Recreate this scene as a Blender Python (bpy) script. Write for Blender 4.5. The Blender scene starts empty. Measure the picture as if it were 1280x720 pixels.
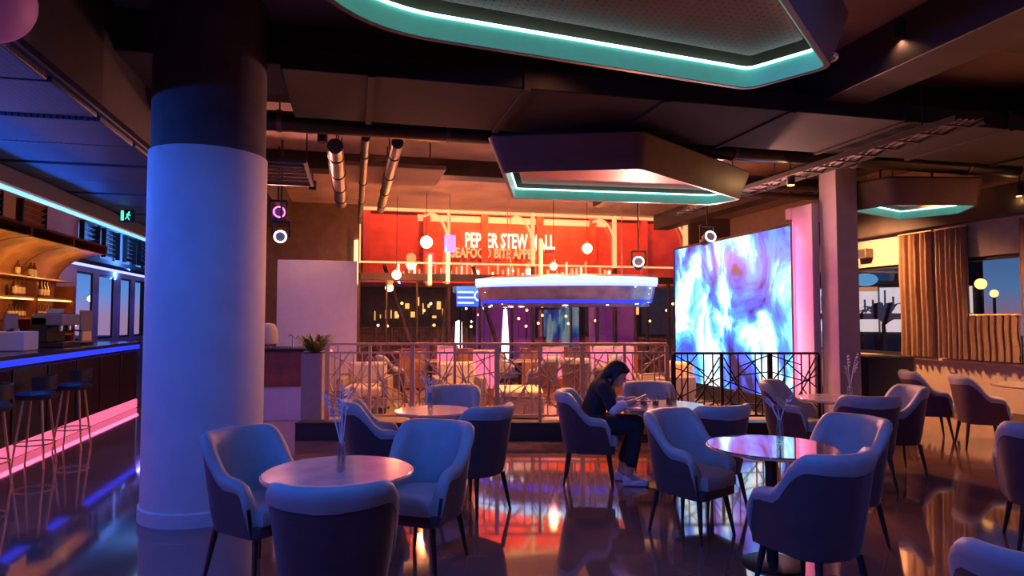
import bpy, math, random
from mathutils import Vector, Matrix

# ------------------------------------------------------------------ camera, world, exposure
YAW = math.atan(0.2418)            # the room axes are turned against the view
PITCH = math.atan(37 / 820)
EYE = 1.55
CA, SA = math.cos(YAW), math.sin(YAW)
scene = bpy.context.scene
COL = scene.collection

cam_data = bpy.data.cameras.new('camera')
cam_data.sensor_width = 36.0
cam_data.lens = 36.0 * 820 / 1280
cam_data.clip_end = 300
cam = bpy.data.objects.new('camera', cam_data)
COL.objects.link(cam)
cam.location = (0, 0, EYE)
cam.rotation_euler = (math.pi / 2 + PITCH, 0, -YAW)
scene.camera = cam

scene.view_settings.view_transform = 'Standard'
scene.view_settings.look = 'None'
scene.view_settings.gamma = 1
scene.view_settings.exposure = 0.0
scene.view_settings.use_curve_mapping = False
scene.cycles.sample_clamp_indirect = 6.0
scene.cycles.caustics_reflective = False
scene.cycles.caustics_refractive = False

world = bpy.data.worlds.new('dusk')
scene.world = world
world.use_nodes = True
wn = world.node_tree
for n in list(wn.nodes):
    wn.nodes.remove(n)
w_out = wn.nodes.new('ShaderNodeOutputWorld')
w_bg = wn.nodes.new('ShaderNodeBackground')
w_ramp = wn.nodes.new('ShaderNodeValToRGB')
w_sep = wn.nodes.new('ShaderNodeSeparateXYZ')
w_tc = wn.nodes.new('ShaderNodeTexCoord')
w_ramp.color_ramp.elements[0].position = 0.0
w_ramp.color_ramp.elements[0].color = (0.42, 0.27, 0.50, 1)
w_ramp.color_ramp.elements[1].position = 0.5
w_ramp.color_ramp.elements[1].color = (0.01, 0.03, 0.16, 1)
el = w_ramp.color_ramp.elements.new(0.035)
el.color = (0.14, 0.36, 0.95, 1)
el = w_ramp.color_ramp.elements.new(0.16)
el.color = (0.03, 0.10, 0.45, 1)
wn.links.new(w_tc.outputs['Generated'], w_sep.inputs[0])
wn.links.new(w_sep.outputs['Z'], w_ramp.inputs[0])
wn.links.new(w_ramp.outputs[0], w_bg.inputs[0])
wn.links.new(w_bg.outputs[0], w_out.inputs[0])
w_bg.inputs[1].default_value = 1.1


def W(X, Y, Z=0.0):
    """a point measured along and across the line of sight, in room axes"""
    return Vector((X * CA + Y * SA, -X * SA + Y * CA, Z))


def facing(X, Y):
    d = W(X, Y)
    return math.atan2(-d.x, d.y)


def light(name, kind, loc, color, power, size=0.1, size_y=None, target=None, spot=1.2, blend=0.6):
    ld = bpy.data.lights.new(name, kind)
    ld.color = color
    ld.energy = power
    if kind == 'AREA':
        ld.shape = 'RECTANGLE' if size_y else 'DISK'
        ld.size = size
        if size_y:
            ld.size_y = size_y
    else:
        ld.shadow_soft_size = size
    if kind == 'SPOT':
        ld.spot_size = spot
        ld.spot_blend = blend
    o = bpy.data.objects.new(name, ld)
    COL.objects.link(o)
    o.location = loc
    if target is not None:
        o.rotation_euler = (Vector(target) - Vector(loc)).to_track_quat('-Z', 'Y').to_euler()
    return o


BLUE = (0.006, 0.13, 1.0)
# the long blue LED profile on the bar bulkhead runs on past the camera
o = light('bar_led_glow', 'AREA', (-3.56, 3.0, 2.93), BLUE, 360, 0.06, 15.0)
o.rotation_euler = (0, math.radians(-52), 0)
# the two moving-head stage lamps that wash the seating in blue (bodies are built below)
STAGE_A = W(-0.95, 1.70, 3.20)
STAGE_B = W(1.75, 1.55, 3.20)
light('stage_wash', 'SPOT', STAGE_A, (0.015, 0.15, 1.0), 640, 0.12, target=W(-0.8, 4.3, 0.4), spot=1.9)
light('stage_wash', 'SPOT', STAGE_B, (0.015, 0.15, 1.0), 560, 0.12, target=W(2.0, 4.6, 0.5), spot=1.9)


# ------------------------------------------------------------------ materials
MATS = {}


def mat(name, col, rough=0.5, metal=0.0, emit=None, power=0.0, vary=0.12, scale=6.0, spec=0.5, coat=0.0,
        bump=0.0, bscale=60.0, trans=0.0, alpha=1.0, sheen=0.0):
    m = bpy.data.materials.new(name)
    m.use_nodes = True
    nt = m.node_tree
    b = nt.nodes['Principled BSDF']
    b.inputs['Roughness'].default_value = rough
    b.inputs['Metallic'].default_value = metal
    b.inputs['Specular IOR Level'].default_value = spec
    b.inputs['Coat Weight'].default_value = coat
    b.inputs['Coat Roughness'].default_value = 0.04
    b.inputs['Transmission Weight'].default_value = trans
    b.inputs['Alpha'].default_value = alpha
    b.inputs['Sheen Weight'].default_value = sheen
    tc = nt.nodes.new('ShaderNodeTexCoord')
    if vary > 0:
        nz = nt.nodes.new('ShaderNodeTexNoise')
        nz.inputs['Scale'].default_value = scale
        nz.inputs['Detail'].default_value = 5
        rp = nt.nodes.new('ShaderNodeValToRGB')
        rp.color_ramp.elements[0].position = 0.3
        rp.color_ramp.elements[1].position = 0.7
        rp.color_ramp.elements[0].color = tuple(max(0, c * (1 - vary)) for c in col) + (1,)
        rp.color_ramp.elements[1].color = tuple(min(1, c * (1 + vary)) for c in col) + (1,)
        nt.links.new(tc.outputs['Object'], nz.inputs['Vector'])
        nt.links.new(nz.outputs['Fac'], rp.inputs[0])
        nt.links.new(rp.outputs[0], b.inputs['Base Color'])
    else:
        b.inputs['Base Color'].default_value = tuple(col) + (1,)
    if bump > 0:
        bz = nt.nodes.new('ShaderNodeTexNoise')
        bz.inputs['Scale'].default_value = bscale
        bz.inputs['Detail'].default_value = 3
        bp = nt.nodes.new('ShaderNodeBump')
        bp.inputs['Strength'].default_value = bump
        bp.inputs['Distance'].default_value = 0.01
        nt.links.new(tc.outputs['Object'], bz.inputs['Vector'])
        nt.links.new(bz.outputs['Fac'], bp.inputs['Height'])
        nt.links.new(bp.outputs[0], b.inputs['Normal'])
    if emit:
        b.inputs['Emission Color'].default_value = tuple(emit) + (1,)
        b.inputs['Emission Strength'].default_value = power
    MATS[name] = m
    return m


def glow(name, col, power):
    return mat(name, (0.02, 0.02, 0.02), 0.4, emit=col, power=power, vary=0)


def glass_mat(name, tint=(1, 1, 1), refl=0.12, rough=0.02):
    m = bpy.data.materials.new(name)
    m.use_nodes = True
    nt = m.node_tree
    for n in list(nt.nodes):
        nt.nodes.remove(n)
    out = nt.nodes.new('ShaderNodeOutputMaterial')
    tr = nt.nodes.new('ShaderNodeBsdfTransparent')
    tr.inputs[0].default_value = tuple(tint) + (1,)
    gl = nt.nodes.new('ShaderNodeBsdfGlossy')
    gl.inputs['Roughness'].default_value = rough
    mx = nt.nodes.new('ShaderNodeMixShader')
    lw = nt.nodes.new('ShaderNodeLayerWeight')
    lw.inputs[0].default_value = 0.5
    pw = nt.nodes.new('ShaderNodeMath')
    pw.operation = 'POWER'
    pw.inputs[1].default_value = 4.0
    mth = nt.nodes.new('ShaderNodeMath')
    mth.operation = 'MULTIPLY_ADD'
    mth.inputs[1].default_value = 0.35
    mth.inputs[2].default_value = refl
    nt.links.new(lw.outputs['Facing'], pw.inputs[0])
    nt.links.new(pw.outputs[0], mth.inputs[0])
    nt.links.new(mth.outputs[0], mx.inputs[0])
    nt.links.new(tr.outputs[0], mx.inputs[1])
    nt.links.new(gl.outputs[0], mx.inputs[2])
    nt.links.new(mx.outputs[0], out.inputs[0])
    MATS[name] = m
    return m


def floor_mat():
    m = mat('polished_floor', (0.17, 0.095, 0.072), 0.08, vary=0.35, scale=1.3, spec=1.0, coat=0.35)
    nt = m.node_tree
    b = nt.nodes['Principled BSDF']
    b.inputs['IOR'].default_value = 1.72
    tc = [n for n in nt.nodes if n.type == 'TEX_COORD'][0]
    nz = nt.nodes.new('ShaderNodeTexNoise')
    nz.inputs['Scale'].default_value = 2.5
    nz.inputs['Detail'].default_value = 8
    mr = nt.nodes.new('ShaderNodeMapRange')
    mr.inputs['To Min'].default_value = 0.02
    mr.inputs['To Max'].default_value = 0.11
    nt.links.new(tc.outputs['Object'], nz.inputs['Vector'])
    nt.links.new(nz.outputs['Fac'], mr.inputs['Value'])
    nt.links.new(mr.outputs[0], b.inputs['Roughness'])
    bz = nt.nodes.new('ShaderNodeTexNoise')
    bz.inputs['Scale'].default_value = 4.0
    bz.inputs['Detail'].default_value = 2
    bp = nt.nodes.new('ShaderNodeBump')
    bp.inputs['Strength'].default_value = 0.02
    bp.inputs['Distance'].default_value = 0.02
    nt.links.new(tc.outputs['Object'], bz.inputs['Vector'])
    nt.links.new(bz.outputs['Fac'], bp.inputs['Height'])
    nt.links.new(bp.outputs[0], b.inputs['Normal'])
    return m


def screen_mat():
    """moving white and blue ink flowing over an LED wall"""
    m = bpy.data.materials.new('led_screen_image')
    m.use_nodes = True
    nt = m.node_tree
    b = nt.nodes['Principled BSDF']
    b.inputs['Base Color'].default_value = (0.01, 0.01, 0.02, 1)
    b.inputs['Roughness'].default_value = 0.4
    tc = nt.nodes.new('ShaderNodeTexCoord')
    mp = nt.nodes.new('ShaderNodeMapping')
    mp.inputs['Rotation'].default_value = (math.radians(-28), 0, 0)
    mp.inputs['Scale'].default_value = (1.0, 0.95, 0.62)
    mp.inputs['Location'].default_value = (0.0, 3.1, 0.35)
    nz = nt.nodes.new('ShaderNodeTexNoise')
    nz.inputs['Scale'].default_value = 1.25
    nz.inputs['Detail'].default_value = 6
    nz.inputs['Roughness'].default_value = 0.55
    nz.inputs['Distortion'].default_value = 1.0
    rp = nt.nodes.new('ShaderNodeValToRGB')
    cr = rp.color_ramp
    cr.elements[0].position = 0.33
    cr.elements[0].color = (0.01, 0.01, 0.05, 1)
    cr.elements[1].position = 0.66
    cr.elements[1].color = (1.0, 1.0, 0.93, 1)
    for p, c in ((0.42, (0.05, 0.09, 0.80)), (0.48, (0.05, 0.28, 1.0)), (0.535, (0.20, 0.68, 1.0)),
                 (0.59, (0.80, 0.92, 1.0))):
        e = cr.elements.new(p)
        e.color = c + (1,)
    nt.links.new(tc.outputs['Object'], mp.inputs[0])
    nt.links.new(mp.outputs[0], nz.inputs['Vector'])
    nt.links.new(nz.outputs['Fac'], rp.inputs[0])
    nt.links.new(rp.outputs[0], b.inputs['Emission Color'])
    b.inputs['Emission Strength'].default_value = 1.9
    return m


def perforated_mat(name, col):
    """powder-coated panel with a grid of small punched holes"""
    m = mat(name, col, 0.55, vary=0.15, scale=3, spec=0.4)
    nt = m.node_tree
    b = nt.nodes['Principled BSDF']
    tc = [n for n in nt.nodes if n.type == 'TEX_COORD'][0]
    vo = nt.nodes.new('ShaderNodeTexVoronoi')
    vo.inputs['Scale'].default_value = 22
    vo.inputs['Randomness'].default_value = 0.0
    gt = nt.nodes.new('ShaderNodeMath')
    gt.operation = 'GREATER_THAN'
    gt.inputs[1].default_value = 0.17
    mp = nt.nodes.new('ShaderNodeMapping')
    mp.inputs['Scale'].default_value = (1, 1, 0)
    old = b.inputs['Base Color'].links[0].from_socket
    mx = nt.nodes.new('ShaderNodeMix')
    mx.data_type = 'RGBA'
    mx.inputs[6].default_value = (0.004, 0.004, 0.004, 1)
    nt.links.new(tc.outputs['Object'], mp.inputs[0])
    nt.links.new(mp.outputs[0], vo.inputs['Vector'])
    nt.links.new(vo.outputs['Distance'], gt.inputs[0])
    nt.links.new(gt.outputs[0], mx.inputs[0])
    nt.links.new(old, mx.inputs[7])
    nt.links.new(mx.outputs[2], b.inputs['Base Color'])
    return m


M_FLOOR = floor_mat()
M_SCREEN = screen_mat()
M_PERF = perforated_mat('perforated_panel', (0.36, 0.05, 0.025))
M_MESHCEIL = perforated_mat('mesh_ceiling_panel', (0.045, 0.07, 0.12))
M_SLAB = mat('ceiling_plaster', (0.34, 0.25, 0.22), 0.85, vary=0.2, scale=1.5)
M_BEAM = mat('black_painted_steel', (0.045, 0.034, 0.032), 0.55, vary=0.3, scale=3)
M_DUCT = mat('dark_duct_metal', (0.035, 0.030, 0.030), 0.38, metal=0.6, vary=0.2)
M_PIPE = mat('grey_pipe', (0.10, 0.075, 0.065), 0.4, metal=0.2, vary=0.2)
M_WALL = mat('taupe_plaster', (0.42, 0.33, 0.27), 0.8, vary=0.08, bump=0.05)
M_WALLDARK = mat('dark_brown_plaster', (0.11, 0.075, 0.06), 0.75, vary=0.2)
M_PARTITION = mat('pale_mauve_panel', (0.55, 0.45, 0.50), 0.7, vary=0.05)
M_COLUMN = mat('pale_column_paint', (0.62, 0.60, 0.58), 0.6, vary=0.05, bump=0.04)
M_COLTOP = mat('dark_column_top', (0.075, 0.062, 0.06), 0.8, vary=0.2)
M_FASCIA = mat('bronze_fascia', (0.17, 0.095, 0.065), 0.45, vary=0.12)
M_TEAL = mat('teal_light_diffuser', (0.16, 0.50, 0.42), 0.35, emit=(0.10, 0.44, 0.36), power=0.36, vary=0.1)
M_CYANLED = glow('cyan_led', (0.40, 0.95, 1.0), 5.0)
M_BLUELED = glow('ice_blue_led', (0.20, 0.62, 1.0), 1.5)
M_RIMLED = glow('canopy_rim_led', (0.38, 0.78, 1.0), 2.2)
M_DEEPBLUE = glow('deep_blue_led', (0.01, 0.035, 1.0), 1.5)
M_PINKLED = glow('pink_led', (1.0, 0.14, 0.28), 1.3)
M_VIOLETLED = glow('violet_blue_led', (0.25, 0.28, 1.0), 3.0)
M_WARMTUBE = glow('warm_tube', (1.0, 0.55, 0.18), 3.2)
M_WARMFRAME = mat('cream_frame_strip', (0.6, 0.45, 0.3), 0.4, emit=(1.0, 0.50, 0.20), power=1.0, vary=0)  # emission paints bright light onto the glass wall frame; also used for lit bands
M_WARMBULB = glow('warm_bulb', (1.0, 0.50, 0.18), 7.0)
M_AMBER = glow('amber_lamp', (1.0, 0.45, 0.10), 7.0)
M_AMBERSOFT = glow('amber_shop_light', (1.0, 0.45, 0.13), 1.8)
M_WHITELAMP = glow('white_lamp', (0.95, 0.92, 1.0), 3.5)
M_SIGN = glow('sign_letters', (1.0, 0.72, 0.42), 3.4)
M_SIGN2 = glow('sign_letters_orange', (1.0, 0.42, 0.16), 1.6)
M_REDWALL = mat('red_facade', (0.55, 0.12, 0.05), 0.6, vary=0.2, scale=2)
M_REDNEON = glow('red_neon', (1.0, 0.10, 0.05), 5.0)
M_MAGENTA = glow('magenta_lamp', (1.0, 0.15, 0.75), 3.0)
M_PINKPANEL = mat('pink_backlit_acrylic', (0.5, 0.1, 0.2), 0.35, emit=(1.0, 0.16, 0.32), power=1.0, vary=0.1)
M_PURPLE = mat('purple_glow_backdrop', (0.20, 0.04, 0.24), 0.6, emit=(0.55, 0.05, 0.45), power=0.16, vary=0.3, scale=2)  # faint emission takes the place of purple light falling on the wall
M_BARFRONT = mat('bar_front_panel', (0.018, 0.009, 0.011), 0.25, vary=0.3, scale=2, spec=0.6)
M_BARTOP = mat('dark_bar_top', (0.035, 0.035, 0.045), 0.15, vary=0.3, spec=0.6)
M_FASCIABLUE = mat('blue_grey_bulkhead', (0.05, 0.08, 0.14), 0.6, vary=0.1)
M_WOOD = mat('amber_wood', (0.42, 0.20, 0.07), 0.4, vary=0.3, scale=4)
M_DARKWOOD = mat('red_brown_wood', (0.20, 0.06, 0.035), 0.35, vary=0.3, scale=4)
M_BRASS = mat('bronze_metal', (0.72, 0.40, 0.19), 0.35, metal=0.35, vary=0.1)
M_OUTER = mat('plum_velvet', (0.080, 0.030, 0.030), 0.75, vary=0.15, scale=10, sheen=0.15, bump=0.1, bscale=150)
M_LINING = mat('pale_grey_leather', (0.36, 0.335, 0.31), 0.55, vary=0.08, scale=8, bump=0.08, bscale=120)
M_LEG = mat('black_leg', (0.018, 0.014, 0.014), 0.4, vary=0.1)
M_MARBLE = mat('polished_stone_top', (0.34, 0.31, 0.30), 0.16, vary=0.25, scale=4, spec=0.35)
M_MIRRORTOP = mat('mirror_glass_top', (0.55, 0.52, 0.52), 0.03, metal=0.9, vary=0.05)
M_GLASSWARE = glass_mat('clear_glass', (0.86, 0.90, 0.92), 0.22)
M_PANE = glass_mat('window_glass', (0.95, 0.95, 0.95), 0.07)
M_PANEDARK = glass_mat('tinted_window_glass', (0.75, 0.68, 0.62), 0.10)
M_STEM = mat('dried_stem', (0.62, 0.63, 0.66), 0.8, vary=0.2)
M_LEAF = mat('green_leaf', (0.17, 0.18, 0.03), 0.5, vary=0.4, scale=12)
M_PALM = mat('dark_palm_leaf', (0.02, 0.03, 0.03), 0.6, vary=0.3)
M_CURTAIN = mat('brown_curtain', (0.24, 0.14, 0.085), 0.85, vary=0.12, scale=12)
M_BLACK = mat('matt_black', (0.012, 0.012, 0.014), 0.5, vary=0.2)
M_BLACKGRILL = mat('black_grille_cloth', (0.02, 0.02, 0.022), 0.9, vary=0.3, scale=90)
M_CREAM = mat('cream_upholstery', (0.62, 0.48, 0.34), 0.8, vary=0.08)
M_TAUPE = mat('taupe_upholstery', (0.27, 0.20, 0.18), 0.8, vary=0.1)
M_CHROME = mat('chrome', (0.7, 0.7, 0.72), 0.15, metal=1.0, vary=0)
M_WHITE = mat('white_enamel', (0.75, 0.74, 0.76), 0.4, vary=0.03)
M_GREY = mat('grey_plastic', (0.25, 0.25, 0.28), 0.5, vary=0.1)
M_BOTTLE = mat('brown_bottle', (0.16, 0.06, 0.02), 0.1, vary=0.2, spec=0.7)
M_BOTTLELABEL = mat('cream_label', (0.85, 0.7, 0.45), 0.7, vary=0.05)
M_SKIN = mat('skin', (0.55, 0.33, 0.25), 0.55, vary=0.05)
M_HAIR = mat('black_hair', (0.006, 0.004, 0.004), 0.6, vary=0.3, scale=40)
M_BLACKCLOTH = mat('black_cloth', (0.014, 0.013, 0.017), 0.85, vary=0.2, scale=20)
M_WHITECLOTH = mat('white_cloth', (0.65, 0.65, 0.70), 0.8, vary=0.04)
M_PINKGLOBE = mat('mauve_lantern', (0.35, 0.12, 0.28), 0.6, emit=(0.32, 0.07, 0.22), power=0.16, vary=0.1)
M_GREENSIGN = glow('exit_green', (0.10, 1.0, 0.45), 1.8)
M_WHITEGLOW = glow('shop_white', (0.80, 0.80, 1.0), 1.7)
M_BLUEGLOW = glow('billboard_blue', (0.04, 0.16, 1.0), 1.5)
M_CYANGLOW = glow('awning_blue', (0.10, 0.45, 1.0), 1.6)
M_ASPHALT = mat('night_pavement', (0.05, 0.05, 0.06), 0.4, vary=0.3)
M_GLOSSBLUE = mat('glossy_canopy_soffit', (0.16, 0.16, 0.36), 0.22, vary=0.3, scale=5, spec=0.8, coat=0.5)
M_PILLAR = mat('grey_pillar_paint', (0.36, 0.30, 0.33), 0.7, vary=0.06)
M_TERRACE = mat('terrace_stone', (0.42, 0.30, 0.21), 0.13, vary=0.15, scale=2, spec=0.5)
M_BLACKDUCT = mat('black_duct_paint', (0.016, 0.012, 0.012), 0.8, vary=0.2)
M_STONE = mat('pale_sill', (0.5, 0.36, 0.27), 0.5, vary=0.08)


# ------------------------------------------------------------------ mesh builder
class MB:
    def __init__(self):
        self.v, self.f = [], []

    def add(self, vs, fs):
        b = len(self.v)
        self.v += [tuple(p) for p in vs]
        self.f += [tuple(b + i for i in f) for f in fs]
        return self

    def box(self, x0, x1, y0, y1, z0, z1):
        return self.add([(x0, y0, z0), (x1, y0, z0), (x1, y1, z0), (x0, y1, z0),
                         (x0, y0, z1), (x1, y0, z1), (x1, y1, z1), (x0, y1, z1)],
                        [(3, 2, 1, 0), (4, 5, 6, 7), (0, 1, 5, 4), (1, 2, 6, 5), (2, 3, 7, 6), (3, 0, 4, 7)])

    def loft(self, rings, cap=True, closed=False):
        n = len(rings[0])
        vs = [p for r in rings for p in r]
        fs = []
        m = len(rings)
        for i in range(m if closed else m - 1):
            j = (i + 1) % m
            for k in range(n):
                l = (k + 1) % n
                fs.append((i * n + k, i * n + l, j * n + l, j * n + k))
        if cap and not closed:
            fs.append(tuple(reversed(range(n))))
            fs.append(tuple((m - 1) * n + k for k in range(n)))
        return self.add(vs, fs)

    def cyl(self, p, q, r0, r1=None, n=14):
        r1 = r0 if r1 is None else r1
        p, q = Vector(p), Vector(q)
        d = (q - p).normalized()
        a = d.orthogonal().normalized()
        b = d.cross(a)
        rings = []
        for c, r in ((p, r0), (q, r1)):
            rings.append([c + (a * math.cos(2 * math.pi * k / n) + b * math.sin(2 * math.pi * k / n)) * r
                          for k in range(n)])
        return self.loft(rings)

    def bar(self, p, q, w, h=None):
        """square bar between two points"""
        h = h or w
        p, q = Vector(p), Vector(q)
        d = (q - p).normalized()
        up = Vector((0, 0, 1)) if abs(d.z) < 0.95 else Vector((0, 1, 0))
        s = d.cross(up).normalized()
        t = s.cross(d)
        return self.loft([[c + s * x * w / 2 + t * y * h / 2 for x, y in ((-1, -1), (1, -1), (1, 1), (-1, 1))]
                          for c in (p, q)])

    def tube(self, path, r, n=8):
        path = [Vector(p) for p in path]
        rr = r if isinstance(r, (list, tuple)) else [r] * len(path)
        rings = []
        a = None
        for i, c in enumerate(path):
            d = (path[min(i + 1, len(path) - 1)] - path[max(i - 1, 0)]).normalized()
            a = d.orthogonal().normalized() if a is None else (a - d * a.dot(d)).normalized()
            b = d.cross(a)
            rings.append([c + (a * math.cos(2 * math.pi * k / n) + b * math.sin(2 * math.pi * k / n)) * rr[i]
                          for k in range(n)])
        return self.loft(rings)

    def lathe(self, prof, n=24, c=(0, 0, 0)):
        rings = [[(c[0] + r * math.cos(2 * math.pi * k / n), c[1] + r * math.sin(2 * math.pi * k / n), c[2] + z)
                  for k in range(n)] for r, z in prof]
        return self.loft(rings)

    def ball(self, c, r, nu=14, nv=9):
        r = r if isinstance(r, (list, tuple)) else (r, r, r)
        rings = []
        for i in range(nv):
            t = math.pi * (i + 0.02) / (nv - 1 + 0.04)
            rings.append([(c[0] + r[0] * math.sin(t) * math.cos(2 * math.pi * k / nu),
                           c[1] + r[1] * math.sin(t) * math.sin(2 * math.pi * k / nu),
                           c[2] - r[2] * math.cos(t)) for k in range(nu)])
        return self.loft(rings)

    def prism(self, poly, z0, z1, poly1=None):
        poly1 = poly1 or poly
        return self.loft([[(p[0], p[1], z0) for p in poly], [(p[0], p[1], z1) for p in poly1]])

    def ring(self, outer0, outer1, inner0, inner1):
        """closed band: outer wall, top, inner wall, bottom; each argument a list of 3-d points"""
        n = len(outer0)
        vs = list(outer0) + list(outer1) + list(inner1) + list(inner0)
        fs = []
        for i in range(4):
            j = (i + 1) % 4
            for k in range(n):
                l = (k + 1) % n
                fs.append((i * n + k, i * n + l, j * n + l, j * n + k))
        return self.add(vs, fs)

    def mesh(self, name, m, smooth=40):
        me = bpy.data.meshes.new(name)
        me.from_pydata(self.v, [], self.f)
        me.update()
        import bmesh
        bm = bmesh.new()
        bm.from_mesh(me)
        bmesh.ops.recalc_face_normals(bm, faces=bm.faces)
        bm.to_mesh(me)
        bm.free()
        if smooth:
            me.shade_smooth()
            me.set_sharp_from_angle(angle=math.radians(smooth))
        if m is not None:
            me.materials.append(m)
        return me

    def build(self, name, m, parent=None, bevel=0.0, smooth=40, loc=None, rz=None):
        o = bpy.data.objects.new(name, self.mesh(name, m, smooth))
        COL.objects.link(o)
        if parent is not None:
            o.parent = parent
        if loc is not None:
            o.location = loc
        if rz is not None:
            o.rotation_euler = (0, 0, rz)
        if bevel > 0:
            bv = o.modifiers.new('bevel', 'BEVEL')
            bv.width = bevel
            bv.segments = 2
            bv.limit_method = 'ANGLE'
        return o


def tag(o, label, cat, group=None):
    o['label'] = label
    o['category'] = cat
    if group:
        o['group'] = group
    return o


def thing(name, label, cat, loc=(0, 0, 0), rz=0.0, group=None):
    o = bpy.data.objects.new(name, None)
    o.empty_display_size = 0.1
    COL.objects.link(o)
    o.location = loc
    o.rotation_euler = (0, 0, rz)
    return tag(o, label, cat, group)


def struct(o):
    o['kind'] = 'structure'
    return o


def copy_tree(o, parent=None):
    c = o.copy()
    COL.objects.link(c)
    if parent is not None:
        c.parent = parent
    for ch in list(o.children):
        copy_tree(ch, c)
    return c


def part_copy(src, loc=None, rz=None):
    c = src.copy()
    COL.objects.link(c)
    if loc is not None:
        c.location = loc
    if rz is not None:
        c.rotation_euler = (0, 0, rz)
    return c


def inset(poly, d):
    """convex polygon moved inwards by d (outwards when negative)"""
    n = len(poly)
    area = sum(poly[i][0] * poly[(i + 1) % n][1] - poly[(i + 1) % n][0] * poly[i][1] for i in range(n))
    s = 1 if area > 0 else -1
    lines = []
    for i in range(n):
        p, q = Vector(poly[i][:2]), Vector(poly[(i + 1) % n][:2])
        e = (q - p).normalized()
        nrm = Vector((-e.y, e.x)) * s
        lines.append((p + nrm * d, e))
    out = []
    for i in range(n):
        p, e = lines[i - 1]
        q, g = lines[i]
        den = e.x * g.y - e.y * g.x
        if abs(den) < 1e-6:
            out.append((q.x, q.y))
            continue
        t = ((q.x - p.x) * g.y - (q.y - p.y) * g.x) / den
        out.append((p.x + e.x * t, p.y + e.y * t))
    return out


def round_corner(a, b, c, r, n=6):
    """points that replace the corner b"""
    a, b, c = Vector(a), Vector(b), Vector(c)
    p = b + (a - b).normalized() * r
    q = b + (c - b).normalized() * r
    return [tuple((p * (1 - t) ** 2 + b * 2 * t * (1 - t) + q * t * t)) for t in [i / n for i in range(n + 1)]]


# ------------------------------------------------------------------ the room shell
CEIL = 4.15
struct(MB().box(-6.2, 9.9, -5.0, 15.6, -0.12, 0.0).build('floor', M_FLOOR, smooth=0))
struct(MB().box(-6.2, -2.4, 15.6, 22.2, -0.12, 0.0).build('floor', M_FLOOR, smooth=0))
struct(MB().box(-6.2, 9.9, -5.0, 15.6, CEIL, CEIL + 0.2).build('ceiling', M_SLAB, smooth=0))
struct(MB().box(-6.2, -2.4, 15.6, 22.2, CEIL, CEIL + 0.2).build('ceiling', M_SLAB, smooth=0))
tf = [W(-2.75, 8.64), W(4.2, 8.64)]
struct(MB().prism([(tf[0].x, tf[0].y), (tf[1].x, tf[1].y), (6.4, 9.0), (6.4, 15.38), (-0.2, 15.38)], 0.0005, 0.004).build('floor_terrace', M_TERRACE, smooth=0))
# left wall behind the bar, with four window bays at its far end
LW = -6.1
wl = MB()
wl.box(LW - 0.06, LW, -5.0, 16.6, 0, CEIL)
wl.box(LW - 0.06, LW, 16.6, 22.0, 0, 1.02)
wl.box(LW - 0.06, LW, 16.6, 22.0, 2.62, 3.02)
wl.box(LW - 0.06, LW, 16.6, 22.0, 3.72, CEIL)
bays = [(16.75, 17.75), (18.10, 19.15), (19.65, 20.5), (20.85, 21.8)]
edges = [16.6] + [e for b in bays for e in b] + [22.0]
for i in range(0, len(edges), 2):
    wl.box(LW - 0.06, LW, edges[i], edges[i + 1], 1.02, 2.62)
    wl.box(LW - 0.06, LW, edges[i], edges[i + 1], 3.02, 3.72)
struct(wl.build('wall_left', M_PARTITION, smooth=0))
for i, (a, b) in enumerate(bays):
    wn_ = struct(MB().box(LW - 0.04, LW - 0.03, a, b, 1.02, 2.62).build('window_%d' % (i + 1), M_PANE, smooth=0))
    fr = MB()
    fr.box(LW - 0.05, LW - 0.02, a, a + 0.05, 1.02, 2.62)
    fr.box(LW - 0.05, LW - 0.02, b - 0.05, b, 1.02, 2.62)
    fr.box(LW - 0.05, LW - 0.02, a, b, 1.02, 1.07)
    fr.box(LW - 0.05, LW - 0.02, a, b, 2.57, 2.62)
    fr.build('window_frame', M_BLACK, wn_)
struct(MB().box(-6.3, -2.4, 22.0, 22.2, 0, CEIL).build('wall_far', M_WALLDARK, smooth=0))
struct(MB().box(-2.6, -2.4, 15.4, 22.0, 0, CEIL).build('wall_return', M_WALLDARK, smooth=0))
BW = 15.4
GL0, GL1 = 0.12, 8.45
wb = MB()
wb.box(-2.6, GL0, BW, BW + 0.2, 0, CEIL)
wb.box(GL1, 9.85, BW, BW + 0.2, 0, CEIL)
struct(wb.build('wall_back', M_WALLDARK, smooth=0))
struct(MB().box(-6.3, 9.85, -5.2, -5.0, 0, CEIL).build('wall_rear', M_WALLDARK, smooth=0))

# right wall: low sill wall, lintel band, piers, windows and curtains
RW = 9.65
piers = [(-5.0, 2.6), (4.9, 5.5), (6.7, 7.3), (8.75, 9.65), (12.35, BW)]
wr = MB()
wr.box(RW, RW + 0.2, -5.0, BW, 0, 0.86)
wr.box(RW, RW + 0.2, -5.0, BW, 2.52, CEIL)
for a, b in piers:
    wr.box(RW, RW + 0.2, a, b, 0.86, 2.52)
struct(wr.build('wall_right', M_WALL, smooth=0))
opens = [(2.6, 4.9), (5.5, 6.7), (7.3, 8.75), (9.65, 12.35)]
for i, (a, b) in enumerate(opens):
    w_ = struct(MB().box(RW + 0.09, RW + 0.11, a, b, 0.86, 2.52).build('window_%d' % (i + 5), M_PANEDARK, smooth=0))
    fr = MB()
    for y0, y1, z0, z1 in ((a, a + 0.05, 0.86, 2.52), (b - 0.05, b, 0.86, 2.52), (a, b, 0.86, 0.92), (a, b, 2.46, 2.52)):
        fr.box(RW + 0.05, RW + 0.15, y0, y1, z0, z1)
    fr.build('window_frame', M_BLACK, w_)
struct(MB().box(RW - 0.05, RW + 0.05, -5.0, BW, 0.82, 0.865).build('trim_1', M_STONE, bevel=0.008))
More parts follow.
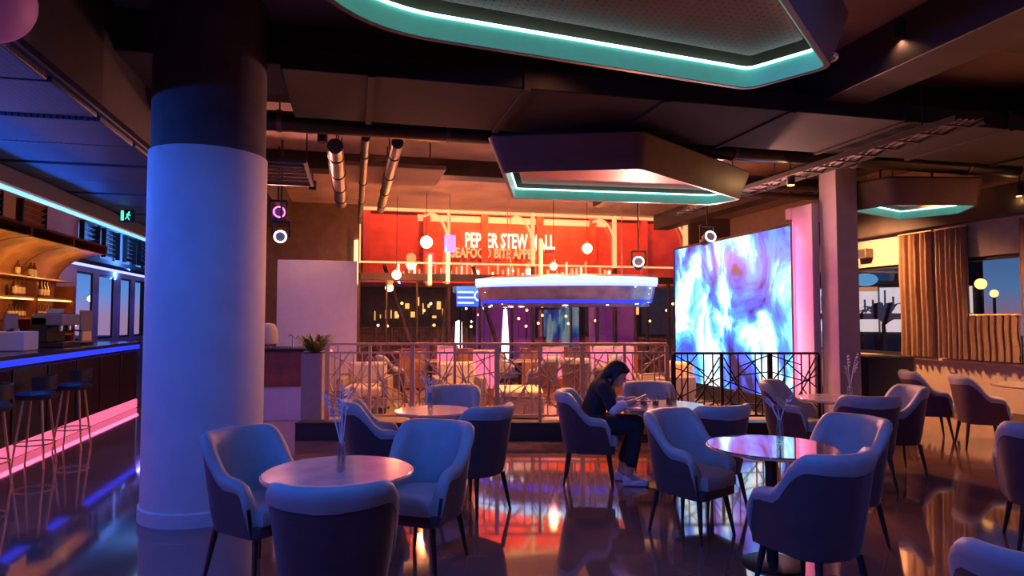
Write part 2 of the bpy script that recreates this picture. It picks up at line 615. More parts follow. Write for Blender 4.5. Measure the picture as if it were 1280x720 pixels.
struct(MB().box(RW - 0.18, RW, -5.0, BW, 3.08, 3.55).build('trim_2', M_BEAM, bevel=0.01))
struct(MB().box(RW - 0.03, RW, -5.0, BW, 0.0, 0.12).build('baseboard_right', M_WALLDARK))


# structural beams and soffits under the ceiling slab
def beam(n, v0, v1, u0, u1, z0, m=M_BEAM):
    return struct(MB().box(v0, v1, u0, u1, z0, CEIL).build('trim_%d' % n, m, bevel=0.01))


beam(3, -2.0, 9.6, 6.0, 7.1, 3.78)
beam(4, -2.0, 9.6, 1.4, 2.1, 3.75)
beam(5, 4.55, 5.05, -4.5, 6.0, 3.72)
beam(6, 7.3, 7.75, -4.5, 6.0, 3.78)
beam(7, 4.6, 5.0, 7.1, 12.2, 3.74)
beam(8, 7.4, 7.8, 7.1, 15.3, 3.78)
beam(9, -2.0, 9.6, 10.6, 11.0, 3.88)
beam(10, 5.05, 9.6, 4.1, 4.45, 3.86)
beam(12, -1.9, -1.35, 7.1, 15.3, 3.55)
# lowered strip along the bar: bulkhead with blue LED, then mesh panels overhead
struct(MB().box(-3.74, -3.64, -5.0, 13.2, 2.97, 3.32).build('trim_14', M_FASCIABLUE, bevel=0.01))
struct(MB().box(-3.64, -2.02, -5.0, 13.2, 3.22, 3.32).build('trim_15', M_FASCIABLUE))
for i in range(18):
    u0 = -3.0 + i * 0.9
    p = MB().box(-3.6, -2.05, u0, u0 + 0.84, 3.17 + 0.012 * (i % 2), 3.222).build(
        'mesh_panel', M_MESHCEIL, bpy.data.objects['trim_15'], bevel=0.01)
struct(MB().box(-2.02, -1.96, -5.0, 13.2, 3.24, CEIL).build('trim_16', M_BLACKDUCT))


# ------------------------------------------------------------------ round column
cpos = W(-2.48, 5.33)
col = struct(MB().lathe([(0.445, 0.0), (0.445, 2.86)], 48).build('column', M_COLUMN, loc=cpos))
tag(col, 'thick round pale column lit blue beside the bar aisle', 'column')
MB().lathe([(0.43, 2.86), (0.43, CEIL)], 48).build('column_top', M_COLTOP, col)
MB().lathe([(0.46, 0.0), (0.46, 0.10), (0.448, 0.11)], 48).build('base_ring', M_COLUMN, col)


# ------------------------------------------------------------------ hexagonal ceiling lights
def hex_light(pts, label, rounded=()):
    P = [tuple(W(x, y).xy) for x, y in pts]
    n = len(P)
    cx = sum(p[0] for p in P) / n
    cy = sum(p[1] for p in P) / n
    P = [(x - cx, y - cy) for x, y in P]

    def shape(d, k=1.0):
        p = inset([(x * k, y * k) for x, y in P], d)
        q = []
        for i in range(n):
            r = max(0.02, 0.09 - d * 0.5) if i not in rounded else 0.45 - d * 0.6
            q += round_corner(p[i - 1], p[i], p[(i + 1) % n], r, 3 if i not in rounded else 8)
        return q
    t = thing('hexagonal_ceiling_light', label, 'ceiling light', (cx, cy, 3.1), group='hexagonal ceiling lights')

    def at(poly, z):
        return [(x, y, z) for x, y in poly]
    MB().ring(at(shape(0), 0.0), at(shape(0, 1.1), 0.36), at(shape(0.03), 0.0), at(shape(0.03, 1.1), 0.36)).build('fascia', M_FASCIA, t)
    MB().ring(at(shape(0.031), 0.004), at(shape(0.036), 0.115), at(shape(0.040), 0.004), at(shape(0.06), 0.115)).build('light_diffuser', M_TEAL, t)
    MB().ring(at(shape(0.036), 0.116), at(shape(0.036), 0.130), at(shape(0.072), 0.116), at(shape(0.072), 0.130)).build('led_strip', M_CYANLED, t)
    MB().prism(shape(0.14), 0.175, 0.195).build('perforated_panel', M_PERF, t)
    MB().prism(shape(0.03, 1.1), 0.355, 0.39).build('back_plate', M_BEAM, t)
    for k in range(3):
        a = 2 * math.pi * k / 3 + 0.4
        MB().cyl((0.5 * math.cos(a), 0.35 * math.sin(a), 0.39), (0.5 * math.cos(a), 0.35 * math.sin(a), CEIL - 3.1), 0.012).build(
            'hanger_rod', M_BEAM, t)
    return t


hex_light([(-1.0, 2.75), (-0.84, 3.47), (1.61, 4.42), (1.99, 4.01), (0.62, 2.15), (-0.75, 1.95)],
          'largest teal edged hexagonal ceiling light hanging over the front round tables', rounded=(1,))
hex_light([(-0.11, 6.95), (1.34, 6.78), (3.02, 8.57), (2.75, 8.98), (0.0, 8.50)],
          'teal edged hexagonal ceiling light hanging above the seated person')
hex_light([(4.92, 9.51), (5.25, 8.95), (6.45, 9.0), (6.70, 9.75), (6.14, 10.37)],
          'small teal edged hexagonal ceiling light hanging before the curtained windows')


# ------------------------------------------------------------------ ducts, pipes and spotlights overhead
def duct(path, r, label, m=M_DUCT, bands=3):
    p0 = Vector(path[0])
    t = thing('ventilation_duct', label, 'duct', p0)
    q = [Vector(p) - p0 for p in path]
    MB().tube(q, r, 18).build('tube', m, t)
    for k in range(bands):
        f = (k + 0.5) / bands
        c = q[0].lerp(q[-1], f)
        d = (q[-1] - q[0]).normalized() * 0.025
        MB().cyl(c - d, c + d, r + 0.012, n=18).build('clamp_band', M_PIPE, t)
        MB().cyl(c + Vector((0, 0, r)), (c.x, c.y, CEIL - p0.z), 0.008, n=6).build('hanger_rod', M_BEAM, t)
    return t


duct([(-1.7, 7.35, 3.66), (9.2, 7.35, 3.66)], 0.11, 'round black ventilation duct crossing below the wide ceiling beam', bands=6)
duct([(-0.22, 7.65, 3.5), (-0.22, 11.5, 3.5)], 0.09, 'grey ventilation duct running towards the terrace beside a thinner pipe', M_PIPE, 4)
duct([(0.12, 7.65, 3.62), (0.12, 14.5, 3.62)], 0.05, 'thin grey pipe running beside the grey ventilation duct', M_PIPE, 4)
duct([(0.48, 7.65, 3.58), (0.48, 12.5, 3.58)], 0.07, 'middle grey pipe with red glow running towards the terrace', M_PIPE, 4)
duct([(3.4, 8.8, 3.62), (9.2, 8.8, 3.62)], 0.10, 'black pipe crossing above the hexagonal light by the LED screen', M_DUCT, 4)
duct([(3.3, 9.35, 3.55), (9.2, 9.35, 3.55)], 0.05, 'thin pale pipe crossing above the LED screen pillar', M_PIPE, 4)

# flat rectangular duct under the wide beam, with joint collars, and a cable tray
t = thing('rectangular_duct', 'wide flat black duct crossing the ceiling in front of the middle hexagonal light', 'duct', (-0.6, 5.55, 3.58))
MB().box(0, 9.8, 0, 1.35, 0, 0.18).build('casing', M_BLACKDUCT, t, bevel=0.01)
for k in range(7):
    MB().box(0.7 + k * 1.35, 0.76 + k * 1.35, -0.02, 1.37, -0.02, 0.2).build('joint_collar', M_BLACKDUCT, t)
t = thing('cable_tray', 'black cable tray with rungs hanging beside the middle hexagonal light', 'cable tray', (5.55, 5.0, 3.42))
for x in (0.0, 0.34):
    MB().box(x, x + 0.02, 0, 6.0, 0, 0.06).build('side_rail', M_BLACKDUCT, t)
for k in range(20):
    MB().box(0.02, 0.34, 0.15 + k * 0.3, 0.18 + k * 0.3, 0.005, 0.02).build('rung', M_PIPE, t)
for k in range(3):
    MB().cyl((0.03, 0.4 + k * 2.4, 0.03), (0.03, 0.4 + k * 2.4, CEIL - 3.42 if k else 0.7), 0.008, n=6).build('hanger_rod', M_BEAM, t)
for k in range(3):
    MB().cyl((0.08 + k * 0.08, 0, 0.035), (0.08 + k * 0.08, 6.0, 0.035), 0.018, n=8).build('cable', M_PIPE, t)

# slatted return-air grille behind the column
g = thing('slatted_grille', 'slatted ceiling grille with pale blades between column and pipes', 'grille', (-1.30, 8.0, 3.38))
MB().box(-0.05, 0.75, -0.02, 0.02, -0.02, 0.02).build('frame_bar', M_BEAM, g)
MB().box(-0.05, 0.75, 1.38, 1.42, -0.02, 0.02).build('frame_bar', M_BEAM, g)
MB().box(-0.05, -0.01, 0.0, 1.4, -0.02, 0.02).build('frame_bar', M_BEAM, g)
MB().box(0.71, 0.75, 0.0, 1.4, -0.02, 0.02).build('frame_bar', M_BEAM, g)
sl = MB().box(0.0, 0.7, -0.07, 0.07, -0.01, 0.01).mesh('slat', M_PIPE)
for k in range(6):
    o = bpy.data.objects.new('slat', sl)
    COL.objects.link(o)
    o.parent = g
    o.location = (0, 0.12 + k * 0.23, 0.0)
    o.rotation_euler = (math.radians(18), 0, 0)
for x in (0.0, 0.7):
    MB().cyl((x, 0.7, 0), (x, 0.7, CEIL - 3.38), 0.01, n=6).build('hanger_rod', M_BEAM, g)

# gypsum rafts that catch the red light
for (x0, x1, y0, y1, z, lab) in ((-0.35, 1.25, 9.1, 10.3, 3.62, 'flat plaster ceiling raft lit red orange beside the grey pipes'),
                                 (1.35, 3.2, 2.9, 4.9, 3.72, 'flat plaster ceiling raft behind the largest hexagonal light'),
                                 (5.3, 6.6, 2.4, 3.7, 3.74, 'square plaster ceiling raft right of the largest hexagonal light')):
    r = thing('ceiling_raft', lab, 'ceiling panel', ((x0 + x1) / 2, (y0 + y1) / 2, z))
    hx, hy = (x1 - x0) / 2, (y1 - y0) / 2
    MB().box(-hx, hx, -hy, hy, 0, 0.06).build('board', M_SLAB, r, bevel=0.012)
    for sx in (-0.8, 0.8):
        MB().cyl((sx * hx, 0, 0.06), (sx * hx, 0, CEIL - z), 0.01, n=6).build('hanger_rod', M_BEAM, r)

# round recessed downlight by the big hexagon
d = thing('round_downlight', 'round black downlight with pale rim near corner of largest hexagonal light', 'ceiling light', W(2.05, 4.25, 3.25))
MB().lathe([(0.085, 0.0), (0.085, 0.16), (0.03, 0.17)], 24).build('housing', M_BLACK, d)
MB().ring(*[[(r * math.cos(2 * math.pi * k / 24), r * math.sin(2 * math.pi * k / 24), z) for k in range(24)]
            for r, z in ((0.092, -0.004), (0.092, 0.012), (0.074, -0.004), (0.074, 0.012))]).build('rim', M_WHITE, d)
MB().cyl((0, 0, 0.17), (0, 0, CEIL - 3.25), 0.012).build('rod', M_BLACK, d)


def stage_lamp(loc, aim, label, ring=M_MAGENTA, up=None, beam=None):
    if beam:
        light('ceiling_fill_beam', 'SPOT', Vector(loc) + (Vector(aim) - Vector(loc)).normalized() * 0.13, beam[0], beam[1], 0.07, target=aim, spot=2.3, blend=0.9)  # fill light added to brighten the ceiling; only the lamp body belongs here
    t = thing('stage_spotlight', label, 'stage light', loc, group='stage spotlights')
    top = (up if up is not None else CEIL) - loc[2]
    MB().cyl((0, 0, 0.22), (0, 0, top), 0.014, n=8).build('hanger_rod', M_BEAM, t)
    y = MB()
    y.bar((-0.12, 0, 0.20), (0.12, 0, 0.20), 0.03)
    y.bar((-0.12, 0, 0.20), (-0.12, 0, -0.02), 0.025)
    y.bar((0.12, 0, 0.20), (0.12, 0, -0.02), 0.025)
    y.build('yoke', M_BLACK, t)
    dvec = (Vector(aim) - Vector(loc)).normalized()
    MB().cyl(-dvec * 0.12, dvec * 0.11, 0.075, 0.095, 20).build('lamp_body', M_BLACK, t)
    a = dvec.orthogonal().normalized()
    b = dvec.cross(a)
    MB().tube([dvec * 0.115 + (a * math.cos(k * math.pi / 10) + b * math.sin(k * math.pi / 10)) * 0.08
               for k in range(21)], 0.012, 6).build('light_ring', ring, t)
    MB().cyl(dvec * 0.10, dvec * 0.112, 0.06, n=20).build('lens', M_GREY, t)
    return t


stage_lamp(STAGE_A, W(0.0, 5.6, 0.4), 'stage spotlight with blue ring hanging in front of the largest hexagonal light, bar side', M_DEEPBLUE)
stage_lamp(STAGE_B, W(2.2, 5.6, 0.5), 'stage spotlight with blue ring hanging in front of the largest hexagonal light, window side', M_DEEPBLUE)
stage_lamp(W(-3.55, 9.9, 3.12), W(-0.8, 4.5, 4.0), 'upper stage spotlight with magenta ring hanging right of the round column', beam=((1.0, 0.32, 0.24), 220))
stage_lamp(W(-3.36, 9.5, 2.74), W(-2.0, 4, 1.4), 'lower stage spotlight with pale ring hanging right of the round column', M_WHITELAMP)
stage_lamp(W(3.05, 10.2, 2.78), W(4.0, 4.5, 4.0), 'stage spotlight with pale ring hanging beside the LED screen top', M_WHITELAMP, beam=((1.0, 0.40, 0.32), 600))
stage_lamp(W(2.05, 10.6, 2.42), W(0.8, 4.0, 4.0), 'stage spotlight with pale ring hanging over the terrace near the LED screen', M_WHITELAMP, beam=((1.0, 0.32, 0.24), 700))

# two warm ceiling spots that light the fascia ends of the hexagons
for X, Y, lab, pw in ((3.75, 8.75, 'warm ceiling spotlight beside the hexagonal light above the seated person', 6),
                      (7.45, 9.55, 'warm ceiling spotlight near the curtained windows', 12)):
    loc = W(X, Y, 3.42)
    t = thing('ceiling_spotlight', lab, 'ceiling light', loc, group='warm ceiling spotlights')
    MB().lathe([(0.05, -0.09), (0.055, -0.08), (0.055, 0.08), (0.02, 0.09)], 18).build('lamp_body', M_BLACK, t)
    MB().lathe([(0.0, -0.098), (0.042, -0.098), (0.046, -0.09), (0.0, -0.088)], 18).build('lens', M_AMBER, t)
    MB().cyl((0, 0, 0.08), (0, 0, CEIL - 3.42), 0.01, n=8).build('hanger_rod', M_BEAM, t)
    light('ceiling_spot_glow', 'POINT', loc + Vector((0, 0, -0.16)), (1.0, 0.55, 0.22), pw, 0.04)

# mauve lantern hanging at the upper left
t = thing('paper_lantern', 'round mauve pink lantern hanging above the bar aisle', 'lantern', W(-2.42, 2.95, 3.02))
MB().ball((0, 0, 0), 0.20, 28, 18).build('globe', M_PINKGLOBE, t)
MB().cyl((0, 0, 0.19), (0, 0, 0.25), 0.04, n=12).build('cap', M_BLACK, t)
MB().cyl((0, 0, 0.24), (0, 0, CEIL - 3.02), 0.006, n=6).build('cord', M_BLACK, t)


# ------------------------------------------------------------------ the bar
BF = -3.64            # bar front plane
bar = thing('bar_counter', 'long dark bar counter with blue lit edge and pink lit foot', 'bar counter', (BF, 4.0, 0))
L0, L1 = -8.6, 8.6
MB().box(-0.62, 0.0, L0, L1, 0.0, 1.02).build('body', M_BARFRONT, bar)
for k in range(20):
    u0 = L0 + 0.02 + k * 0.86
    MB().box(0.0, 0.022, u0, u0 + 0.82, 0.16, 0.98).build('front_panel', M_BARFRONT, bar, bevel=0.006)
MB().box(-0.70, 0.06, L0 - 0.02, L1 + 0.02, 1.09, 1.14).build('counter_top', M_BARTOP, bar, bevel=0.008)
MB().box(-0.66, 0.045, L0, L1, 1.02, 1.09).build('blue_light_strip', M_DEEPBLUE, bar)
MB().box(0.0, 0.03, L0, L1, 0.01, 0.15).build('pink_light_strip', M_PINKLED, bar)  # LED strip made tall, its glow also painting the light on the plinth
light('bar_foot_glow', 'AREA', (BF + 0.08, 4.0, 0.10), (1.0, 0.12, 0.28), 10, 0.05, 17.0).rotation_euler = (0, math.radians(-60), 0)


def bar_stool(loc, rz, label):
    t = thing('bar_stool', label, 'bar stool', loc, rz, 'bar stools along the counter')
    MB().lathe([(0.0, 0.70), (0.17, 0.70), (0.185, 0.72), (0.185, 0.75), (0.16, 0.77), (0.0, 0.775)], 20).build('seat', M_BLACK, t)
    for a in range(4):
        an = math.pi / 4 + a * math.pi / 2
        MB().cyl((0.12 * math.cos(an), 0.12 * math.sin(an), 0.70), (0.21 * math.cos(an), 0.21 * math.sin(an), 0.0), 0.013, 0.010, 8).build('leg', M_BRASS, t)
    MB().tube([(0.18 * math.cos(k * math.pi / 10), 0.18 * math.sin(k * math.pi / 10), 0.24) for k in range(21)], 0.008, 6).build('foot_ring', M_BRASS, t)
    pts = [(0.17 * math.cos(a), 0.17 * math.sin(a)) for a in [math.pi * (1.05 + 0.9 * k / 8) for k in range(9)]]
    MB().loft([[(x * s, y * s, z) for s, z in ((0.98, 0.80), (1.06, 0.80), (1.10, 0.94), (1.02, 0.94))] for x, y in pts]).build('backrest', M_BLACK, t)
    return t


for u, lab in ((5.55, 'bar stool with thin bronze legs at the bar where the shelf stands'),
               (6.95, 'bar stool with thin bronze legs second along the bar'),
               (7.9, 'bar stool with thin bronze legs third along the bar'),
               (8.85, 'bar stool with thin bronze legs next to the round column in view')):
    bar_stool((BF + 0.42, u, 0), math.radians(90), lab)

# blue LED profile on the bulkhead, lower violet profile over the windows
t = thing('led_profile', 'ice blue LED profile along the bulkhead over the bar', 'LED strip', (-3.60, 4.0, 2.94))
MB().box(-0.03, 0.03, -8.9, 9.1, 0.0, 0.03).build('channel', M_WHITE, t)
MB().box(-0.028, 0.036, -8.9, 9.1, -0.03, 0.0).build('diffuser', M_BLUELED, t)
t = thing('led_profile', 'violet blue LED profile above the windows behind the bar', 'LED strip', (LW + 0.30, 18.7, 2.74))
MB().box(-0.29, 0.03, -3.1, 3.2, 0.0, 0.10).build('channel', M_FASCIABLUE, t)
MB().box(-0.02, 0.04, -3.1, 3.2, -0.05, 0.0).build('diffuser', M_VIOLETLED, t)
light('window_led_glow', 'AREA', (LW + 0.45, 18.7, 2.6), (0.15, 0.12, 1.0), 45, 0.05, 6.0).rotation_euler = (0, math.radians(-40), 0)

light('louvre_led_glow', 'AREA', (LW + 0.45, 19.2, 2.88), (0.08, 0.28, 1.0), 160, 0.05, 5.0, target=(LW, 19.2, 3.5))
# clerestory louvres
for i, (a, b, m) in enumerate([(9.0, 10.2, M_WOOD), (10.6, 11.5, M_WOOD), (12.2, 13.2, M_WOOD), (13.9, 14.9, M_WOOD)] + [(p, q, M_CHROME) for p, q in bays]):
    t = thing('louvre_panel', ['first', 'second', 'third', 'fourth', 'fifth', 'sixth', 'seventh', 'eighth'][i] +
              (' amber lit louvre panel high above the bottle shelf' if i < 4 else ' blue lit louvre panel high above the bar windows'),
              'louvre', (LW + 0.02, a, 3.05), group='louvre panels above the bar')
    for k in range(6):
        o = MB().box(0.0, 0.10, 0.04, b - a - 0.04, -0.012, 0.012).build('slat', m, t, loc=(0.0, 0, 0.06 + k * 0.115))
        o.rotation_euler = (0, math.radians(-35), 0)
    MB().box(0.0, 0.10, 0, 0.04, 0, 0.72).build('side_frame', M_BLACK, t)
    MB().box(0.0, 0.10, b - a - 0.04, b - a, 0, 0.72).build('side_frame', M_BLACK, t)

# arched bottle shelf
SH0, SH1 = 7.2, 15.5
shelf = thing('bottle_shelf', 'arched amber lit bottle shelf against the wall behind the bar', 'shelf', (LW, SH0, 0))
LEN = SH1 - SH0
MB().box(0.02, 0.05, 0, LEN, 0.1, 2.6).build('back_panel', M_WOOD, shelf)
MB().box(0.05, 0.45, 0, LEN, 0.0, 1.0).build('base_cabinet', M_DARKWOOD, shelf)
for z in (1.22, 1.55, 1.93, 2.30):
    MB().box(0.05, 0.40, 0, LEN, z - 0.03, z).build('shelf_board', M_WOOD, shelf, bevel=0.004)
nb = 5
for k in range(nb + 1):
    y = k * LEN / nb
    arc = [(0.05, 2.2)] + [(0.05 + 0.95 * (1 - math.cos(a)), 2.15 + 0.75 * math.sin(a)) for a in [math.pi / 2 * j / 10 for j in range(11)]]
    arc += [(1.0, 3.02), (0.05, 3.02)]
    MB().loft([[(x, yy, z) for x, z in arc] for yy in (y - 0.04, y + 0.04)]).build('arch_rib', M_DARKWOOD, shelf)
    MB().box(0.05, 0.42, y - 0.035, y + 0.035, 1.0, 2.2).build('upright', M_DARKWOOD, shelf)
    if k < nb:
        rings = []
        for j in range(11):
            a = math.pi / 2 * j / 10
            x, z = 0.06 + 0.92 * (1 - math.cos(a)), 2.15 + 0.72 * math.sin(a)
            rings.append([(x, y + 0.04, z), (x, y + LEN / nb - 0.04, z), (x - 0.015, y + LEN / nb - 0.04, z + 0.02), (x - 0.015, y + 0.04, z + 0.02)])
        MB().loft(rings).build('arch_panel', M_WOOD, shelf)
        light('shelf_glow', 'POINT', (LW + 0.75, SH0 + y + LEN / nb / 2, 2.35), (1.0, 0.48, 0.12), 14, 0.06)
        MB().box(0.36, 0.385, y + 0.06, y + LEN / nb - 0.06, 1.875, 1.895).build('shelf_light', M_AMBER, shelf)
MB().box(0.05, 1.02, 0, LEN, 3.02, 3.06).build('cornice', M_DARKWOOD, shelf)


def bottle(loc, label, s=1.0, m=M_BOTTLE):
    t = thing('bottle', label, 'bottle', loc, 0, 'bottles on the bar shelf')
    MB().lathe([(0.0, 0.0), (0.038 * s, 0.0), (0.04 * s, 0.02), (0.04 * s, 0.18 * s), (0.015 * s, 0.235 * s), (0.014 * s, 0.30 * s), (0.0, 0.305 * s)], 12).build('glass', m, t)
    MB().lathe([(0.0405 * s, 0.05 * s), (0.0415 * s, 0.055 * s), (0.0415 * s, 0.15 * s), (0.0405 * s, 0.155 * s)], 12).build('paper_label', M_BOTTLELABEL, t)
    MB().lathe([(0.0, 0.30 * s), (0.017 * s, 0.295 * s), (0.017 * s, 0.325 * s), (0.0, 0.326 * s)], 10).build('cap', M_BLACK, t)
    return t


b0 = None
rng = random.Random(4)
for z, ylist, s in ((2.30, (6.30, 6.78, 6.92), 1.0), (1.93, (6.22, 6.36, 6.50, 7.20, 7.34, 7.48), 1.1),
                    (1.55, tuple(6.05 + 0.115 * k for k in range(6)) + tuple(6.95 + 0.115 * k for k in range(8)), 0.75),
                    (1.22, (6.2, 6.36, 7.1, 7.3), 0.85)):
    for y in ylist:
        lab = {2.30: 'brown bottle with cream label on the top shelf board', 1.93: 'tall brown bottle with cream label on the board below the arch',
               1.55: 'small bottle in the long row on the middle shelf board', 1.22: 'brown bottle on the lowest shelf board above the cabinet'}[z]
        if b0 is None:
            b0 = bottle((LW + 0.24, SH0 + y, z), lab, 1.0)
            c = b0
        else:
            c = copy_tree(b0)
            c.location = (LW + 0.24, SH0 + y, z)
            c['label'] = lab
        c.scale = (s, s, s)

# things standing on and behind the counter
t = thing('cash_register', 'white cash register box standing on the bar counter', 'cash register', (BF - 0.42, 9.34, 1.14))
MB().box(-0.18, 0.18, -0.20, 0.20, 0.0, 0.24).build('body', M_WHITE, t, bevel=0.015)
o = MB().box(-0.012, 0.012, -0.16, 0.16, 0.0, 0.20).build('screen', M_GREY, t, bevel=0.005, loc=(-0.05, 0, 0.26))
MB().box(-0.07, -0.03, -0.04, 0.04, 0.22, 0.28).build('stand', M_BLACK, t)
t = thing('espresso_machine', 'dark espresso machine with grey upper panel on the bar counter', 'coffee machine', (BF - 0.40, 10.45, 1.14))
MB().box(-0.20, 0.20, -0.30, 0.30, 0.0, 0.07).build('drip_tray', M_BLACK, t, bevel=0.01)
MB().box(-0.20, 0.0, -0.30, 0.30, 0.07, 0.42).build('back_body', M_BLACK, t, bevel=0.015)
MB().box(-0.20, 0.18, -0.30, 0.30, 0.30, 0.46).build('head', M_GREY, t, bevel=0.02)
for y in (-0.14, 0.14):
    MB().cyl((0.10, y, 0.22), (0.10, y, 0.30), 0.035, n=14).build('brew_group', M_CHROME, t)
    MB().cyl((0.12, y, 0.235), (0.26, y, 0.22), 0.012, n=8).build('handle', M_BLACK, t)
MB().box(-0.16, 0.14, -0.25, 0.25, 0.46, 0.475).build('cup_tray', M_CHROME, t)
cup = MB().lathe([(0.0, 0.0), (0.024, 0.0), (0.036, 0.06), (0.033, 0.06), (0.022, 0.006), (0.0, 0.006)], 14).mesh('coffee_cup', M_WHITE)
for k in range(5):
    o = bpy.data.objects.new('coffee_cup', cup)
    COL.objects.link(o)
    o.location = (BF - 0.42, 10.45 - 0.2 + k * 0.1, 1.615)
    tag(o, 'white cup in the row on top of the espresso machine', 'cup', 'cups on the espresso machine')
t = thing('menu_board', 'grey menu board standing on the bar counter by the windows', 'sign board', (BF - 0.35, 11.35, 1.14))
MB().box(-0.015, 0.015, -0.22, 0.22, 0.03, 0.52).build('board', M_GREY, t, bevel=0.004)
MB().box(-0.06, 0.06, -0.16, 0.16, 0.0, 0.03).build('foot', M_BLACK, t)
MB().box(0.015, 0.02, -0.17, 0.17, 0.06, 0.2).build('paper_strip', M_BOTTLELABEL, t)

# exit sign hanging over the bar aisle
t = thing('exit_sign', 'small green running man exit sign hanging over the far bar', 'exit sign', W(-5.60, 9.5, 3.03))
MB().box(-0.16, 0.16, -0.02, 0.02, -0.09, 0.09).build('housing', M_BLACK, t)
fm = MB()
fm.ball((0.03, -0.024, 0.05), (0.016, 0.006, 0.016), 10, 7)
fm.bar((0.02, -0.024, 0.035), (-0.005, -0.024, -0.01), 0.012, 0.03)
fm.bar((-0.005, -0.024, -0.01), (0.04, -0.024, -0.06), 0.010, 0.014)
fm.bar((-0.005, -0.024, -0.01), (-0.05, -0.024, -0.05), 0.010, 0.014)
fm.bar((0.02, -0.024, 0.03), (0.06, -0.024, 0.0), 0.010, 0.012)
fm.bar((0.02, -0.024, 0.03), (-0.03, -0.024, 0.02), 0.010, 0.012)
fm.build('running_man', M_GREENSIGN, t)
MB().box(-0.14, -0.08, -0.028, -0.02, -0.07, 0.07).build('door_mark', M_GREENSIGN, t)
for x in (-0.12, 0.12):
    MB().cyl((x, 0, 0.09), (x, 0, 3.175 - 3.03), 0.006, n=6).build('hanger_rod', M_BEAM, t)
t.rotation_euler = (0, 0, -YAW + 0.5)
t.scale = (0.6, 0.6, 1.0)


# ------------------------------------------------------------------ tub chairs
def chair_stations(n=26):
    """plan of the shell: from the right arm front round the back to the left arm front"""
    pts = []
    w, yb, yf = 0.243, -0.255, 0.20
    r = 0.17
    line = []
    line += [(w, yf - (yf - (yb + r)) * k / 6) for k in range(6)]
    line += [(w - r + r * math.cos(a), yb + r - r * math.sin(a)) for a in [math.pi / 2 * k / 8 for k in range(9)]]
    half = line
    full = half + [(0.04, yb - 0.012), (-0.04, yb - 0.012)] + [(-x, y) for x, y in reversed(half)]
    return full


def make_chair(label):
    t = thing('tub_chair', label, 'chair', (0, 0, 0), 0, 'upholstered tub chairs')
    S = chair_stations()
    n = len(S)
    outer, lining = [], []
    L = [0]
    for i in range(1, n):
        L.append(L[-1] + math.dist(S[i], S[i - 1]))
    for i, (x, y) in enumerate(S):
        f = abs(2 * L[i] / L[-1] - 1)           # 0 at the back, 1 at the arm front
        if f < 0.36:
            zt = 0.85
        elif f < 0.72:
            k = (f - 0.36) / 0.36
            zt = 0.85 - 0.22 * (k * k * (3 - 2 * k))
        else:
            k = (f - 0.72) / 0.28
            zt = 0.63 - 0.02 * k - 0.09 * max(0, (k - 0.55) / 0.45) ** 2
        p, q = S[max(i - 1, 0)], S[min(i + 1, n - 1)]
        e = Vector((q[0] - p[0], q[1] - p[1])).normalized()
        nx, ny = -e.y, e.x
        if nx * x + ny * (y + 0.05) < 0:
            nx, ny = -nx, -ny
        lean = 0.045 * (1 - f) + 0.010

        def pt(o, z):
            h = max(0, (z - 0.30) / 0.53)
            oo = o + lean * h - 0.035 * (1 - h) ** 2
            return (x + nx * oo, y + ny * oo, z)
        bd = 0.105 * (1 - f) + 0.055 * f
        zo = zt - bd if 0 < i < n - 1 else 0.36
        outer.append([pt(0.0, 0.30), pt(0.004, 0.40), pt(0.006, zt - bd + 0.01), pt(-0.018, zt - bd + 0.01), pt(-0.02, 0.30)])
        lining.append([pt(-0.02, 0.36), pt(-0.019, zo), pt(0.008, zo), pt(0.018, (zo + zt) / 2), pt(0.015, zt - 0.014), pt(-0.004, zt + 0.008),
                       pt(-0.036, zt + 0.008), pt(-0.058, zt - 0.015), pt(-0.068, zt - 0.06), pt(-0.070, 0.40), pt(-0.055, 0.36)])
    MB().loft(outer).build('outer_shell', M_OUTER, t, smooth=60)
    MB().loft(lining).build('inner_lining', M_LINING, t, smooth=60)
    # seat base and cushion
    base = [(x * 0.87, y * 0.87) for x, y in S] + [(-0.18, 0.235), (0.18, 0.235)]
    MB().prism(base, 0.295, 0.37).build('seat_base', M_OUTER, t, bevel=0.012)
    cus = [(x * 0.76, y * 0.76 + 0.015) for x, y in S] + [(-0.165, 0.25), (0.0, 0.265), (0.165, 0.25)]
    cc = [(x * 0.94, y * 0.94) for x, y in cus]
    MB().loft([[(x, y, 0.37) for x, y in cus], [(x * 1.02, y * 1.02, 0.40) for x, y in cus], [(x * 1.0, y * 1.0, 0.44) for x, y in cus],
               [(x, y, 0.465) for x, y in cc], [(x * 0.6, y * 0.6, 0.475) for x, y in cc]]).build('seat_cushion', M_LINING, t, smooth=60)
    for sx in (-1, 1):
        for sy, yy in ((1, 0.17), (-1, -0.19)):
            MB().cyl((sx * 0.15, yy, 0.30), (sx * 0.195, yy + sy * 0.045, 0.0), 0.021, 0.011, 10).build('leg', M_LEG, t)
    return t


